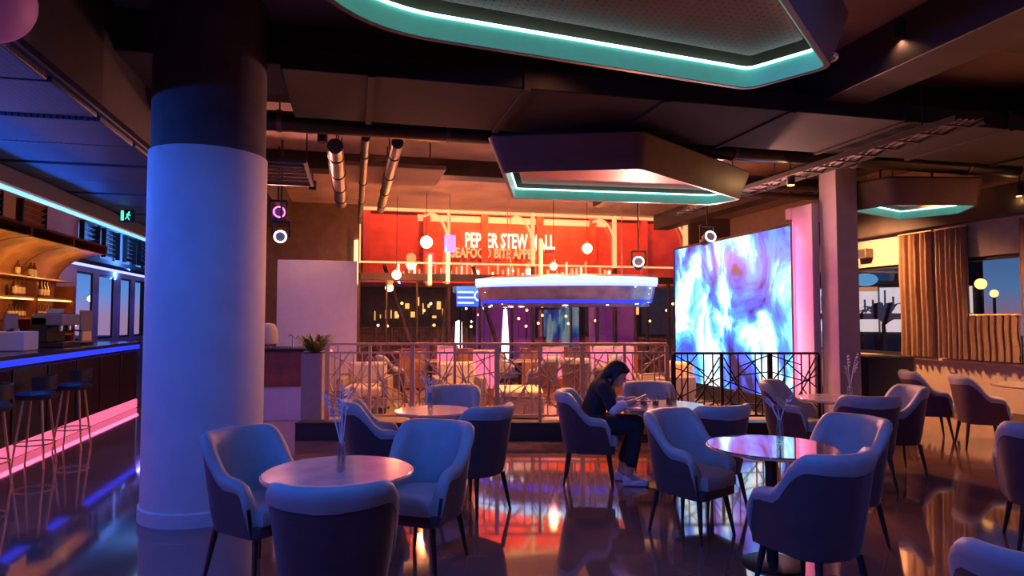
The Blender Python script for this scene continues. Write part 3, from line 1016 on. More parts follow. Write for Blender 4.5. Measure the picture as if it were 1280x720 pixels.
chairs = [
    # X, Y, facing x, facing y, label
    (-1.53, 4.02, 0.86, -0.52, 'tub chair before the round column, its pale seat turned to the twig vase table'),
    (-0.79, 3.02, -0.10, 1.0, 'tub chair with its plum back turned, pushed in at the twig vase table'),
    (-0.56, 4.22, -0.35, -0.94, 'tub chair with blue lit inner back at the terrace side of the twig vase table'),
    (-1.13, 5.62, 0.96, 0.22, 'tub chair by the bare round table on the side of the round column'),
    (-0.32, 5.40, -0.72, 0.62, 'tub chair with four dark legs in view and plum back, at the bare round table'),
    (-0.60, 6.55, -0.02, -1.0, 'tub chair facing out from the railing side of the bare round table'),
    (0.74, 6.28, 0.98, -0.16, 'tub chair that the seated person sits on'),
    (1.46, 6.95, -0.05, -1.0, 'grey backed tub chair between railing and the table of the seated person'),
    (1.62, 5.46, -0.35, 0.92, 'low seen tub chair with its plum back turned at the table of the seated person'),
    (1.30, 4.80, 0.62, -0.78, 'tub chair with open grey seat at the table that mirrors the screen'),
    (1.62, 3.64, -0.42, 0.90, 'tub chair with broad plum back turned at the table that mirrors the screen'),
    (2.24, 4.56, -0.90, -0.40, 'tub chair with blue lit inner back at the window side of the mirroring table'),
    (3.02, 7.12, 0.78, -0.62, 'tub chair with red lit side standing before the end of the railing'),
    (3.22, 6.08, 0.12, 0.99, 'tub chair with its back turned at the round table near the black cabinet'),
    (3.84, 6.70, -0.97, 0.05, 'tub chair with pink lit inner back near the black cabinet'),
    (5.40, 8.56, 0.95, -0.30, 'tub chair with orange lit back nearer the black cabinet, facing the windows'),
    (5.62, 7.90, 0.95, -0.30, 'tub chair with orange lit back at the table post, facing the windows'),
    (3.62, 4.52, 0.45, 0.89, 'tub chair with plum back standing alone in front of the window side chairs'),
    (1.74, 2.14, 0.55, 0.80, 'tub chair of which only the blue lit rim of the back shows'),
]
proto = None
for X, Y, fx, fy, lab in chairs:
    c = make_chair(lab) if proto is None else copy_tree(proto)
    proto = proto or c
    c['label'] = lab
    c.location = W(X, Y)
    c.rotation_euler = (0, 0, facing(fx, fy))
terrace_chairs = [(-2.2, 12.2, 0.9, 0.3, 'plum tub chair on the terrace beside the cream armchair'),
                  (0.55, 12.0, -0.8, 0.4, 'tub chair on the terrace behind the daybed'),
                  (1.15, 11.6, 0.3, 0.9, 'tub chair on the terrace behind the seated person'),
                  (1.75, 12.6, -0.9, 0.1, 'tub chair on the terrace near the pink booth by the screen'),
                  (-0.25, 13.0, 0.6, -0.7, 'tub chair on the terrace under the glass wall')]
for X, Y, fx, fy, lab in terrace_chairs:
    c = copy_tree(proto)
    c['label'] = lab
    c['group'] = 'tub chairs on the terrace'
    c.location = W(X, Y)
    c.rotation_euler = (0, 0, facing(fx, fy))


# ------------------------------------------------------------------ round tables
def make_table(label, r=0.39):
    t = thing('round_table', label, 'table', (0, 0, 0), 0, 'round pedestal tables')
    MB().lathe([(0.0, 0.715), (r - 0.012, 0.715), (r, 0.722), (r, 0.733), (r - 0.006, 0.74), (0.0, 0.74)], 56).build('table_top', M_MARBLE, t)
    MB().lathe([(r + 0.0005, 0.7215), (r + 0.004, 0.7225), (r + 0.004, 0.7325), (r + 0.0005, 0.7335)], 56).build('brass_edge', M_BRASS, t)
    MB().lathe([(0.12, 0.70), (0.12, 0.714), (0.0, 0.7145)], 24).build('top_plate', M_LEG, t)
    MB().lathe([(0.036, 0.02), (0.036, 0.70)], 20).build('column', M_LEG, t)
    MB().lathe([(0.0, 0.0), (0.19, 0.0), (0.19, 0.010), (0.175, 0.016), (0.045, 0.022), (0.0, 0.022)], 40).build('foot_plate', M_LEG, t)
    return t


tables = [(-0.92, 3.52, 'round stone table carrying the tall twig vase before the column'),
          (-0.69, 5.80, 'small bare round table between three tub chairs before the railing'),
          (1.40, 6.14, 'round table with glasses in front of the seated person'),
          (1.64, 4.20, 'round table whose top mirrors the bright screen'),
          (3.30, 6.66, 'round table with small vase near the black cabinet'),
          (6.25, 7.95, 'round table in front of the curtained windows')]
tp = None
for X, Y, lab in tables:
    c = make_table(lab) if tp is None else copy_tree(tp)
    tp = tp or c
    c['label'] = lab
    c.location = W(X, Y)
    if 'mirrors' in lab:
        tt = [k for k in c.children if k.name.startswith('table_top')][0]
        tt.data = tt.data.copy()
        tt.data.materials[0] = M_MIRRORTOP
    if lab.startswith('small'):
        c.scale = (0.86, 0.86, 1.0)
for X, Y, lab in ((-1.55, 12.5, 'round table on the terrace between cream armchair and wooden cabinet'),
                  (0.15, 12.5, 'round table on the terrace behind the daybed'),
                  (1.25, 12.35, 'round table on the terrace near the pink booths')):
    c = copy_tree(tp)
    c['label'] = lab
    c['group'] = 'round tables on the terrace'
    c.location = W(X, Y)


def twig_vase(loc, label, seed, s=1.0):
    t = thing('bud_vase', label, 'vase', loc, 0, 'bud vases on the tables')
    MB().lathe([(0.0, 0.0), (0.024, 0.0), (0.026, 0.01), (0.024, 0.10), (0.018, 0.125), (0.017, 0.15), (0.013, 0.15), (0.013, 0.125), (0.018, 0.10), (0.02, 0.012), (0.0, 0.012)], 18).build('glass', M_GLASSWARE, t)
    rg = random.Random(seed)
    for k in range(7):
        a = rg.random() * 6.28
        h = (0.20 + 0.14 * rg.random()) * s
        sp = 0.03 + 0.07 * rg.random()
        p = [(0, 0, 0.02), (0.004 * math.cos(a), 0.004 * math.sin(a), 0.14), (sp * 0.5 * math.cos(a), sp * 0.5 * math.sin(a), 0.14 + h * 0.55), (sp * math.cos(a), sp * math.sin(a), 0.12 + h)]
        st = MB().tube(p, [0.003, 0.003, 0.0028, 0.002], 5).build('stem', M_STEM, t)
        lf = MB()
        for j in range(5):
            f = 0.5 + j * 0.12
            c = Vector(p[2]).lerp(Vector(p[3]), (f - 0.5) * 2 * 0.95)
            b = a + rg.choice((-1, 1)) * (0.8 + 0.6 * rg.random())
            e = c + Vector((math.cos(b) * 0.035, math.sin(b) * 0.035, 0.02))
            w = Vector((-math.sin(b), math.cos(b), 0)) * 0.010
            m_ = (c + e) / 2
            lf.add([c, m_ + w, e, m_ - w], [(0, 1, 2, 3)])
        lf.build('leaf_spray', M_STEM, st)
    return t


twig_vase(W(-0.90, 3.50, 0.74), 'glass bud vase with tall pale twigs on the front table', 3, 1.1)
twig_vase(W(1.74, 4.30, 0.74), 'glass bud vase on the table that mirrors the screen', 5, 0.6)
twig_vase(W(3.36, 6.56, 0.74), 'glass bud vase with pale twigs before the black cabinet', 8, 1.0)
twig_vase(W(-0.72, 5.82, 0.74), 'glass bud vase on the bare round table', 11, 0.6)
# glasses on the person's table
for k, (X, Y, h) in enumerate(((1.20, 6.02, 0.09), (1.30, 5.98, 0.10), (1.44, 6.05, 0.13), (1.52, 6.22, 0.09))):
    t = thing('drinking_glass', ['short tumbler nearest the hands of the seated person', 'tumbler beside the tall glass on the table of the seated person',
                                 'tallest glass on the table of the seated person', 'tumbler at the far rim of the table of the seated person'][k],
              'glass', W(X, Y, 0.74), 0, 'glasses on the table')
    MB().lathe([(0.0, 0.0), (0.028, 0.0), (0.034, h), (0.031, h), (0.026, 0.012), (0.0, 0.012)], 18).build('glass', M_GLASSWARE, t)
    MB().lathe([(0.0, 0.013), (0.0255, 0.013), (0.029, h * 0.55), (0.0, h * 0.55)], 18).build('drink', M_BOTTLE, t)


# ------------------------------------------------------------------ railing on its plinth
RY = 8.5


def rail_run(X0, X1, ztop, npan, label, seed, second=True, m=M_BRASS):
    t = thing('lattice_railing', label, 'railing', W(X0, RY, 0.22), -YAW)
    Ln = X1 - X0
    H = ztop - 0.22
    MB().box(0, Ln, -0.03, 0.03, H - 0.03, H).build('top_rail', m, t, bevel=0.004)
    if second:
        MB().box(0, Ln, -0.015, 0.015, H - 0.14, H - 0.115).build('second_rail', m, t)
    MB().box(0, Ln, -0.015, 0.015, 0.06, 0.085).build('bottom_rail', m, t)
    rg = random.Random(seed)
    pw = Ln / npan
    for k in range(npan + 1):
        x = k * pw
        w = 0.028 if k % 2 == 0 else 0.018
        MB().box(x - w, x + w, -0.022, 0.022, 0, H - 0.03).build('post', m, t)
    z0, z1 = 0.085, (H - 0.14 if second else H - 0.03)
    if second:
        for k in range(npan * 2):
            x = (k + 0.5) * pw / 2
            MB().bar((x, 0, H - 0.115), (x, 0, H - 0.03), 0.012).build('short_bar', m, t)
            if k % 2:
                MB().bar((x - pw * 0.22, 0, H - 0.115), (x + pw * 0.2, 0, H - 0.03), 0.008).build('short_bar', m, t)
    for k in range(npan):
        a, b = k * pw + 0.028, (k + 1) * pw - 0.028
        s = 1 if k % 2 else -1

        def P(u, v):
            u = u if s > 0 else 1 - u
            return (a + (b - a) * u, 0, z0 + (z1 - z0) * v)
        j = lambda: rg.uniform(-0.06, 0.06)
        e = 0.36 + j()
        lines = [(P(e, 0), P(e, 1)), (P(0, 0.62 + j()), P(1, 0.30 + j())), (P(0, 0.95), P(e, 0.45 + j())),
                 (P(e, 0.78 + j()), P(1, 0.98)), (P(e, 0.62 + j()), P(1, 0.72 + j())), (P(0, 0.30 + j()), P(e, 0.10)),
                 (P(e, 0.40 + j()), P(0.75, 0)), (P(0.72 + j() * 0.5, 0.0), P(0.72, 1)), (P(0, 0.12), P(e, 0.45)),
                 (P(0.72, 0.10), P(1, 0.45 + j())), (P(0.0, 0.45), P(0.72, 0.9)), (P(0.15, 0.0), P(0.15, 1)), (P(0.0, 0.80), P(0.5, 0.25 + j())),
                 (P(0.5, 1.0), P(1.0, 0.55 + j())), (P(0.72, 0.62), P(1.0, 0.15 + j())), (P(0.86, 0.0), P(0.86, 1.0)), (P(0.15, 0.2 + j()), P(0.86, 0.2 + j()))]
        for p, q in lines:
            MB().bar(p, q, 0.015).build('lattice_bar', m, t)
    return t


pl = thing('railing_plinth', 'low black plinth that carries both lattice railings', 'plinth', W(-2.75, RY, 0), -YAW)
MB().box(0, 6.75, -0.12, 0.12, 0, 0.20).build('kerb', M_BLACK, pl, bevel=0.008)
MB().box(0, 6.75, -0.13, 0.13, 0.20, 0.22).build('cap', M_BLACK, pl, bevel=0.004)
rail_run(-2.38, 2.0, 1.225, 8, 'long bronze lattice railing before the terrace seating', 5)
rail_run(2.08, 3.95, 1.105, 3, 'short dark lattice railing standing before the bright LED screen', 9, False, M_DUCT)

# ------------------------------------------------------------------ seated person
def voxel(mb, name, m, parent, size=0.007, smooth=6):
    o = mb.build(name, m, parent, smooth=0)
    r = o.modifiers.new('remesh', 'REMESH')
    r.mode = 'VOXEL'
    r.voxel_size = size
    r.use_smooth_shade = True
    s = o.modifiers.new('smooth', 'SMOOTH')
    s.factor = 0.5
    s.iterations = smooth
    return o


def limb(mb, pts, n=14):
    for (p, r), (q, s) in zip(pts, pts[1:]):
        mb.cyl(p, q, r, s, n)
    for p, r in pts:
        mb.ball(p, r, 14, 9)


per = thing('person', 'person in black with white cuffs sitting bowed over the table', 'person', W(0.74, 6.28, 0.0), facing(0.98, -0.16) + math.pi / 2)
# local axes: +x forward, y to the person's left, z up
SH = [(0.135, 0.155 * s, 0.895) for s in (-1, 1)]
EL = [(0.22, 0.215 * s, 0.715) for s in (-1, 1)]
WR = [(0.415, 0.10 * s, 0.775) for s in (-1, 1)]
HP = [(0.03, 0.085 * s, 0.535) for s in (-1, 1)]
KN = [(0.43, 0.10 * s, 0.555) for s in (-1, 1)]
AN = [(0.36, -0.09, 0.09), (0.28, 0.11, 0.09)]
body = MB()
limb(body, [((0.03, 0, 0.56), 0.11), ((0.05, 0, 0.70), 0.095), ((0.115, 0, 0.86), 0.10)])
limb(body, [((0.14, 0, 0.92), 0.06), ((0.205, 0, 1.00), 0.046)])
hc = Vector((0.262, 0, 1.035))
NOD = Matrix.Rotation(math.radians(32), 3, 'Y')


def hd(x, y, z):
    return hc + NOD @ Vector((x, y, z))


body.ball(hc, (0.094, 0.075, 0.090), 18, 13)
body.ball(hd(0.035, 0, -0.060), (0.060, 0.056, 0.060), 16, 11)
body.ball(hd(0.066, 0, -0.104), (0.026, 0.026, 0.022), 12, 9)          # chin
body.cyl(hd(0.088, 0, -0.005), hd(0.114, 0, -0.045), 0.008, 0.015, 10)   # nose
body.ball(hd(0.088, 0, -0.078), (0.014, 0.022, 0.010), 10, 7)         # mouth
for s in (-1, 1):
    body.ball(hd(-0.005, 0.075 * s, -0.025), (0.018, 0.010, 0.028), 10, 7)  # ear
for i in (0, 1):
    s = -1 if i == 0 else 1
    limb(body, [(SH[i], 0.050), (EL[i], 0.040), (WR[i], 0.026)])
    limb(body, [(HP[i], 0.085), (KN[i], 0.055), (AN[i], 0.036)])
    limb(body, [(AN[i], 0.036), ((AN[i][0] + 0.10, AN[i][1], 0.045), 0.034)])
    w = Vector(WR[i])
    pc = w + Vector((0.055, -0.02 * s, 0.000))
    body.ball(pc, (0.046, 0.036, 0.016), 12, 9)
    for k in range(4):
        off = (k - 1.5) * 0.017
        ln = (0.030, 0.036, 0.034, 0.026)[k]
        a = pc + Vector((0.036, off, 0.0))
        b = a + Vector((ln, -0.004 * s, 0.004))
        c = b + Vector((ln * 0.7, -0.008 * s, -0.012))
        limb(body, [(a, 0.0085), (b, 0.0080), (c, 0.0070)], 8)
    a = pc + Vector((-0.010, -0.030 * s, 0.002))
    limb(body, [(a, 0.010), (a + Vector((0.026, -0.016 * s, 0.008)), 0.009), (a + Vector((0.050, -0.014 * s, 0.006)), 0.0075)], 8)
voxel(body, 'body', M_SKIN, per, 0.0065, 3)
top = MB()
limb(top, [((0.02, 0, 0.56), 0.135), ((0.035, 0, 0.68), 0.118), ((0.10, 0, 0.85), 0.120), ((0.135, 0, 0.915), 0.085)])
for i in (0, 1):
    limb(top, [((0.12, SH[i][1] * 0.5, 0.90), 0.085), (SH[i], 0.066), (EL[i], 0.056)])
voxel(top, 'black_top', M_BLACKCLOTH, per, 0.010, 6)
for i in (0, 1):
    cuff = MB()
    e, w = Vector(EL[i]), Vector(WR[i])
    limb(cuff, [(e.lerp(w, 0.02), 0.060), (e.lerp(w, 0.45), 0.050)])
    voxel(cuff, 'white_cuff', M_WHITECLOTH, per, 0.009, 4)
tr = MB()
for i in (0, 1):
    limb(tr, [(HP[i], 0.115), (Vector(HP[i]).lerp(Vector(KN[i]), 0.5) , 0.097), (KN[i], 0.078), (Vector(KN[i]).lerp(Vector(AN[i]), 0.72), 0.062)])
voxel(tr, 'black_trousers', M_BLACKCLOTH, per, 0.010, 6)
for i in (0, 1):
    sh = MB()
    x, y = AN[i][0], AN[i][1]
    sh.ball((x - 0.01, y, 0.052), (0.050, 0.042, 0.050), 14, 9)
    sh.ball((x + 0.10, y, 0.038), (0.085, 0.044, 0.036), 14, 9)
    sh.box(x - 0.055, x + 0.165, y - 0.038, y + 0.038, 0.002, 0.03)
    voxel(sh, 'shoe', M_WHITECLOTH, per, 0.008, 4)
hair = MB()
hair.ball(hd(-0.016, 0, 0.022), (0.102, 0.085, 0.088), 20, 13)
hair.ball(hd(-0.040, 0, -0.02), (0.078, 0.084, 0.085), 18, 11)
hair.ball(hd(0.052, 0, 0.050), (0.046, 0.060, 0.034), 16, 9)
limb(hair, [(hd(-0.06, 0, -0.04), 0.066), ((0.135, 0, 0.965), 0.055), ((0.055, 0, 0.90), 0.045), ((0.00, 0, 0.80), 0.030)])
for s in (-1, 1):
    limb(hair, [(hd(0.010, 0.074 * s, 0.01), 0.022), (hd(0.0, 0.080 * s, -0.08), 0.018), (hd(0.015, 0.076 * s, -0.13), 0.012)])
voxel(hair, 'hair', M_HAIR, per, 0.008, 4)
for s in (-1, 1):
    MB().ball(hd(0.084, 0.030 * s, -0.014), (0.008, 0.012, 0.008), 10, 7).build('eye', M_BLACK, per)
ph = thing('mobile_phone', 'small dark phone held in both hands over the table', 'phone', W(1.20, 6.20, 0.80), facing(0.98, -0.16))
o = MB().box(-0.036, 0.036, -0.07, 0.07, -0.004, 0.004).build('case', M_BLACK, ph, bevel=0.003)
MB().box(-0.032, 0.032, -0.064, 0.064, 0.004, 0.0048).build('screen', M_GREY, ph)
ph.rotation_euler = (math.radians(25), 0, facing(0.98, -0.16))

# ------------------------------------------------------------------ LED screen wall and pillar
SV = 6.53
sc = thing('led_screen', 'large LED screen showing flowing white and blue shapes', 'screen', (SV, 8.75, 0))
SCL = 3.75
MB().box(0.0, 0.03, 0.0, SCL, 0.28, 2.96).build('display', M_SCREEN, sc)
MB().box(0.031, 0.16, -0.03, SCL + 0.03, 0.25, 2.99).build('cabinet', M_BLACK, sc)
for a, b, z0, z1 in ((-0.04, 0.0, 0.24, 3.0), (SCL, SCL + 0.04, 0.24, 3.0), (0, SCL, 0.24, 0.28), (0, SCL, 2.96, 3.0)):
    MB().box(-0.015, 0.03, a, b, z0, z1).build('bezel', M_BLACK, sc)
MB().box(0.031, 0.6, -0.05, SCL + 0.05, 0.0, 0.25).build('stand', M_BLACK, sc)
# pale portal panel beside the screen, lit pink, then the dark pillar
pt_ = thing('portal_panel', 'pale pink lit portal panel framing the LED screen', 'panel', (SV - 0.05, 8.21, 0))
MB().box(0.0, 0.12, 0.0, 0.45, 0.0, 3.22).build('upright', M_PARTITION, pt_, bevel=0.01)
MB().box(0.0, 0.12, 0.45, 0.60, 3.06, 3.22).build('top_return', M_PARTITION, pt_)
MB().box(-0.012, 0.0, 0.39, 0.43, 0.25, 3.0).build('pink_light_strip', M_PINKPANEL, pt_)
light('portal_glow', 'AREA', (SV - 0.30, 8.62, 1.7), (1.0, 0.18, 0.45), 16, 0.1, 2.4, target=(SV + 0.2, 8.48, 1.7))
o = struct(MB().box(6.60, 6.95, 7.85, 8.20, 0, CEIL).build('pillar', M_PILLAR, bevel=0.01))
o['label'] = 'square dark pillar between screen and windows'

# ------------------------------------------------------------------ black cabinet and window bench side
t = thing('speaker_cabinet', 'large black loudspeaker cabinet standing before the pillar', 'speaker', W(5.35, 9.6, 0), -YAW)
MB().box(-0.35, 0.35, -0.28, 0.28, 0.05, 1.0).build('cabinet', M_BLACK, t, bevel=0.015)
MB().box(-0.32, 0.32, -0.292, -0.28, 0.08, 0.97).build('grille', M_BLACKGRILL, t)
for x in (-0.28, 0.28):
    for y in (-0.2, 0.2):
        MB().cyl((x, y, 0), (x, y, 0.05), 0.03, n=10).build('foot', M_BLACK, t)
# wall socket and speaker box on the right wall
t = thing('wall_socket', 'dark wall socket plate below the window sill', 'socket', (RW - 0.006, 8.85, 0.55))
MB().box(-0.006, 0.006, -0.06, 0.06, -0.09, 0.09).build('plate', M_BLACK, t, bevel=0.003)
for z in (-0.04, 0.04):
    MB().box(-0.012, -0.004, -0.035, 0.035, z - 0.03, z + 0.03).build('outlet', M_GREY, t, bevel=0.002)
t = thing('wall_speaker', 'small dark box speaker fixed on the lintel over the window', 'speaker', (RW - 0.09, 10.65, 2.78))
MB().box(-0.09, 0.09, -0.13, 0.13, -0.09, 0.09).build('body', M_WALLDARK, t, bevel=0.01)
MB().box(-0.096, -0.09, -0.11, 0.11, -0.07, 0.07).build('grille', M_BLACKGRILL, t)


def curtain(u0, u1, z0, z1, label, folds, gather=None, seed=1):
    """hanging cloth with rounded folds; gather = fraction of width left at the foot"""
    t = thing('curtain', label, 'curtain', (RW - 0.09, u0, z0))
    rg = random.Random(seed)
    w = u1 - u0
    nx, nz = folds * 8, 22
    ph = [rg.uniform(-0.5, 0.5) for _ in range(folds + 1)]
    front, back = [], []
    for j in range(nz + 1):
        f = j / nz
        row, rb = [], []
        for i in range(nx + 1):
            g_ = i / nx
            k = g_ * folds
            y = g_ * w
            if gather:
                pin = gather(f)
                y = pin[0] * w + g_ * w * pin[1]
            amp = 0.035 + 0.01 * math.sin(3 * k)
            x = amp * math.sin(2 * math.pi * k + ph[int(min(k, folds))] * 0.3 + 0.5 * math.sin(2.2 * f * 3))
            row.append((x - 0.006, y, f * (z1 - z0)))
            rb.append((x + 0.006, y, f * (z1 - z0)))
        front.append(row)
        back.append(rb)
    m = MB()
    vs = [p for r in front for p in r] + [p for r in back for p in r]
    N = (nx + 1) * (nz + 1)
    fs = []
    for j in range(nz):
        for i in range(nx):
            a = j * (nx + 1) + i
            fs.append((a, a + 1, a + nx + 2, a + nx + 1))
            fs.append((N + a + nx + 1, N + a + nx + 2, N + a + 1, N + a))
    for j in range(nz):
        for i in (0, nx):
            a = j * (nx + 1) + i
            fs.append((a, a + nx + 1, N + a + nx + 1, N + a))
    for i in range(nx):
        for j in (0, nz):
            a = j * (nx + 1) + i
            fs.append((a, N + a, N + a + 1, a + 1))
    m.add(vs, fs)
    m.build('cloth', M_CURTAIN, t, smooth=80)
    MB().cyl((0, -0.01, z1 - z0 + 0.01), (0, w + 0.01, z1 - z0 + 0.01), 0.016, n=10).build('curtain_rod', M_BRASS, t)
    return t


curtain(8.48, 9.06, 0.88, 3.02, 'brown curtain hanging straight beside the short half curtain', 6, None, 2)
curtain(9.14, 9.82, 0.88, 3.02, 'brown curtain hanging straight beside the bright shop window view', 6, None, 7)
curtain(7.66, 8.45, 0.88, 1.58, 'short brown half curtain across the lower window', 7, None, 4)
curtain(6.9, 7.62, 0.88, 3.02, 'dark brown curtain at the near window edge', 6, None, 9)

# objects on the sill
for k, (y, h, r) in enumerate(((8.35, 0.16, 0.07), (7.7, 0.12, 0.09), (7.2, 0.10, 0.08))):
    t = thing('sill_pot', ['tall dark pot on the window sill by the curtain', 'round dark pot on the window sill', 'low dark bowl on the window sill'][k],
              'pot', (RW + 0.0, y, 0.866), 0, 'pots on the window sill')
    MB().lathe([(0.0, 0.0), (r * 0.6, 0.0), (r * 0.8, h * 0.5), (r * 0.75, h), (r * 0.62, h), (r * 0.66, h * 0.5), (r * 0.5, 0.015), (0.0, 0.015)], 18).build('pot', M_BLACK, t)
    lf = MB()
    for j in range(9):
        a = j * 0.7
        p = Vector((0.01 * math.cos(a), 0.01 * math.sin(a), h * 0.9))
        e = p + Vector((0.05 * math.cos(a) - 0.02, 0.07 * math.sin(a), 0.07))
        w = Vector((-math.sin(a), math.cos(a), 0)) * 0.012
        lf.add([p, (p + e) / 2 + w, e, (p + e) / 2 - w], [(0, 1, 2, 3)])
    lf.build('leaves', M_PALM, t)

# ------------------------------------------------------------------ reception corner behind the column
struct(MB().box(-1.28, 0.06, 11.9, 12.15, 0.0, 2.55).build('partition', M_PARTITION, bevel=0.01))['label'] = 'free standing mauve partition behind the reception desk'
dk = thing('reception_desk', 'red brown reception desk with dark top beside the column', 'desk', W(-3.93, 9.9, 0), -YAW)
MB().box(0.0, 0.80, 0.0, 0.55, 0.52, 1.05).build('upper_body', M_DARKWOOD, dk, bevel=0.01)
MB().box(0.03, 0.77, 0.04, 0.52, 0.0, 0.52).build('lower_body', M_PARTITION, dk, bevel=0.006)
MB().box(-0.03, 0.83, -0.04, 0.58, 1.05, 1.09).build('desk_top', M_BLACK, dk, bevel=0.01)
MB().box(0.78, 0.80, -0.012, 0.0, 0.54, 1.03).build('edge_strip', M_BRASS, dk)
t = thing('table_lamp', 'beige rounded shade lamp standing on the reception desk', 'lamp', W(-3.75, 10.1, 1.09))
MB().lathe([(0.0, 0.0), (0.06, 0.0), (0.06, 0.02), (0.015, 0.03), (0.015, 0.08), (0.0, 0.08)], 18).build('base', M_BRASS, t)
MB().lathe([(0.14, 0.06), (0.155, 0.12), (0.14, 0.28), (0.10, 0.36), (0.0, 0.38)], 24).build('lamp_shade', M_CREAM, t)
t = thing('chrome_dispenser', 'slim chrome dispenser standing on the reception desk', 'dispenser', W(-3.35, 10.05, 1.09))
MB().lathe([(0.0, 0.0), (0.035, 0.0), (0.035, 0.012), (0.012, 0.02), (0.012, 0.15), (0.0, 0.15)], 14).build('post', M_CHROME, t)
MB().tube([(0, 0, 0.14), (0.0, 0, 0.18), (-0.02, 0, 0.20), (-0.05, 0, 0.19), (-0.055, 0, 0.16)], 0.011, 8).build('spout', M_CHROME, t)
pn = thing('planter', 'tall taupe planter box with bushy fern at the railing end', 'planter', W(-2.74, 9.15, 0), -YAW)
MB().box(-0.145, 0.145, -0.145, 0.145, 0.0, 1.06).build('box', M_TAUPE, pn, bevel=0.012)
MB().box(-0.125, 0.125, -0.125, 0.125, 1.061, 1.07).build('soil', M_BLACK, pn)
rg = random.Random(21)
fl = MB()
for k in range(110):
    a = rg.random() * 6.28
    ln = 0.20 + 0.22 * rg.random()
    lift = 0.02 + 0.20 * rg.random()
    p0 = Vector((0.05 * math.cos(a), 0.05 * math.sin(a), 1.07))
    prev = None
    for j in range(6):
        f = j / 5
        c = p0 + Vector((math.cos(a) * ln * f, math.sin(a) * ln * f, lift * math.sin(f * 2.4) + 0.06 * f))
        w = Vector((-math.sin(a), math.cos(a), 0)) * 0.022 * (1 - f * 0.85) * (0.5 + 1.2 * f * (1 - f) * 2)
        cur = (c + w, c - w)
        if prev:
            fl.add([prev[0], cur[0], cur[1], prev[1]], [(0, 1, 2, 3)])
        prev = cur
fl.build('fern_fronds', M_LEAF, pn)
t = thing('table_light', 'tiny red signal lamp glowing beside the fern', 'lamp', W(-2.46, 8.85, 0))
MB().cyl((0, 0, 0.0), (0, 0, 1.08), 0.015, n=10).build('post', M_BEAM, t)
MB().lathe([(0.0, 0.0), (0.08, 0.0), (0.08, 0.012), (0.0, 0.02)], 18).build('foot', M_BEAM, t)
MB().lathe([(0.0, 1.08), (0.045, 1.08), (0.045, 1.11), (0.02, 1.125), (0.0, 1.125)], 16).build('lamp_head', M_REDNEON, t)

# ------------------------------------------------------------------ terrace seating behind the railing
def cream_armchair(loc, rz, label):
    t = thing('lounge_armchair', label, 'armchair', loc, rz, 'cream lounge armchairs')
    MB().box(-0.40, 0.40, -0.38, 0.36, 0.10, 0.28).build('base', M_TAUPE, t, bevel=0.02)
    MB().box(-0.30, 0.30, -0.26, 0.38, 0.28, 0.44).build('seat_cushion', M_CREAM, t, bevel=0.04)
    MB().box(-0.32, 0.32, -0.42, -0.22, 0.28, 0.80).build('back_cushion', M_CREAM, t, bevel=0.05)
    for s in (-1, 1):
        MB().box(s * 0.36 - 0.06, s * 0.36 + 0.06, -0.40, 0.36, 0.26, 0.58).build('armrest', M_TAUPE, t, bevel=0.03)
        for y in (-0.32, 0.30):
            MB().cyl((s * 0.34, y, 0.10), (s * 0.35, y, 0.0), 0.022, 0.015, 10).build('leg', M_LEG, t)
    return t


a0 = cream_armchair(W(-2.42, 10.9), facing(0.1, -1), 'cream lounge armchair on the terrace behind the railing end')
for X, Y, fx, fy, lab in ((-0.88, 10.9, 0.2, -1, 'cream lounge armchair on the terrace before the pink booth wall'),
                          (2.55, 11.2, -0.9, -0.3, 'cream lounge armchair on the terrace facing away from the screen')):
    c = copy_tree(a0)
    c['label'] = lab
    c.location = W(X, Y)
    c.rotation_euler = (0, 0, facing(fx, fy))
db = thing('daybed', 'low taupe daybed with cream top behind the lattice railing', 'daybed', W(0.10, 10.2), -YAW)
MB().box(-0.38, 0.38, -0.40, 0.55, 0.06, 0.36).build('base', M_TAUPE, db, bevel=0.02)
MB().box(-0.37, 0.37, -0.39, 0.54, 0.36, 0.46).build('mattress', M_CREAM, db, bevel=0.03)
for x in (-0.32, 0.32):
    for y in (-0.34, 0.48):
        MB().cyl((x, y, 0.0), (x, y, 0.06), 0.025, n=10).build('foot', M_LEG, db)


def booth(X, Y, w, h, label, panel=M_PINKPANEL):
    t = thing('booth_divider', label, 'divider', W(X, Y), -YAW, 'backlit booth dividers on the terrace')
    MB().box(-w / 2 + 0.04, w / 2 - 0.04, -0.02, 0.02, 0.30, h - 0.06).build('backlit_panel', panel, t)
    for s in (-1, 1):
        MB().box(s * w / 2 - 0.04, s * w / 2 + 0.04, -0.05, 0.05, 0.0, h).build('upright', M_DARKWOOD, t)
    MB().box(-w / 2 + 0.04, w / 2 - 0.04, -0.05, 0.05, h - 0.06, h).build('top_beam', M_CREAM, t)
    MB().box(-w / 2 + 0.04, w / 2 - 0.04, -0.05, 0.05, 0.0, 0.30).build('plinth', M_DARKWOOD, t)
    return t


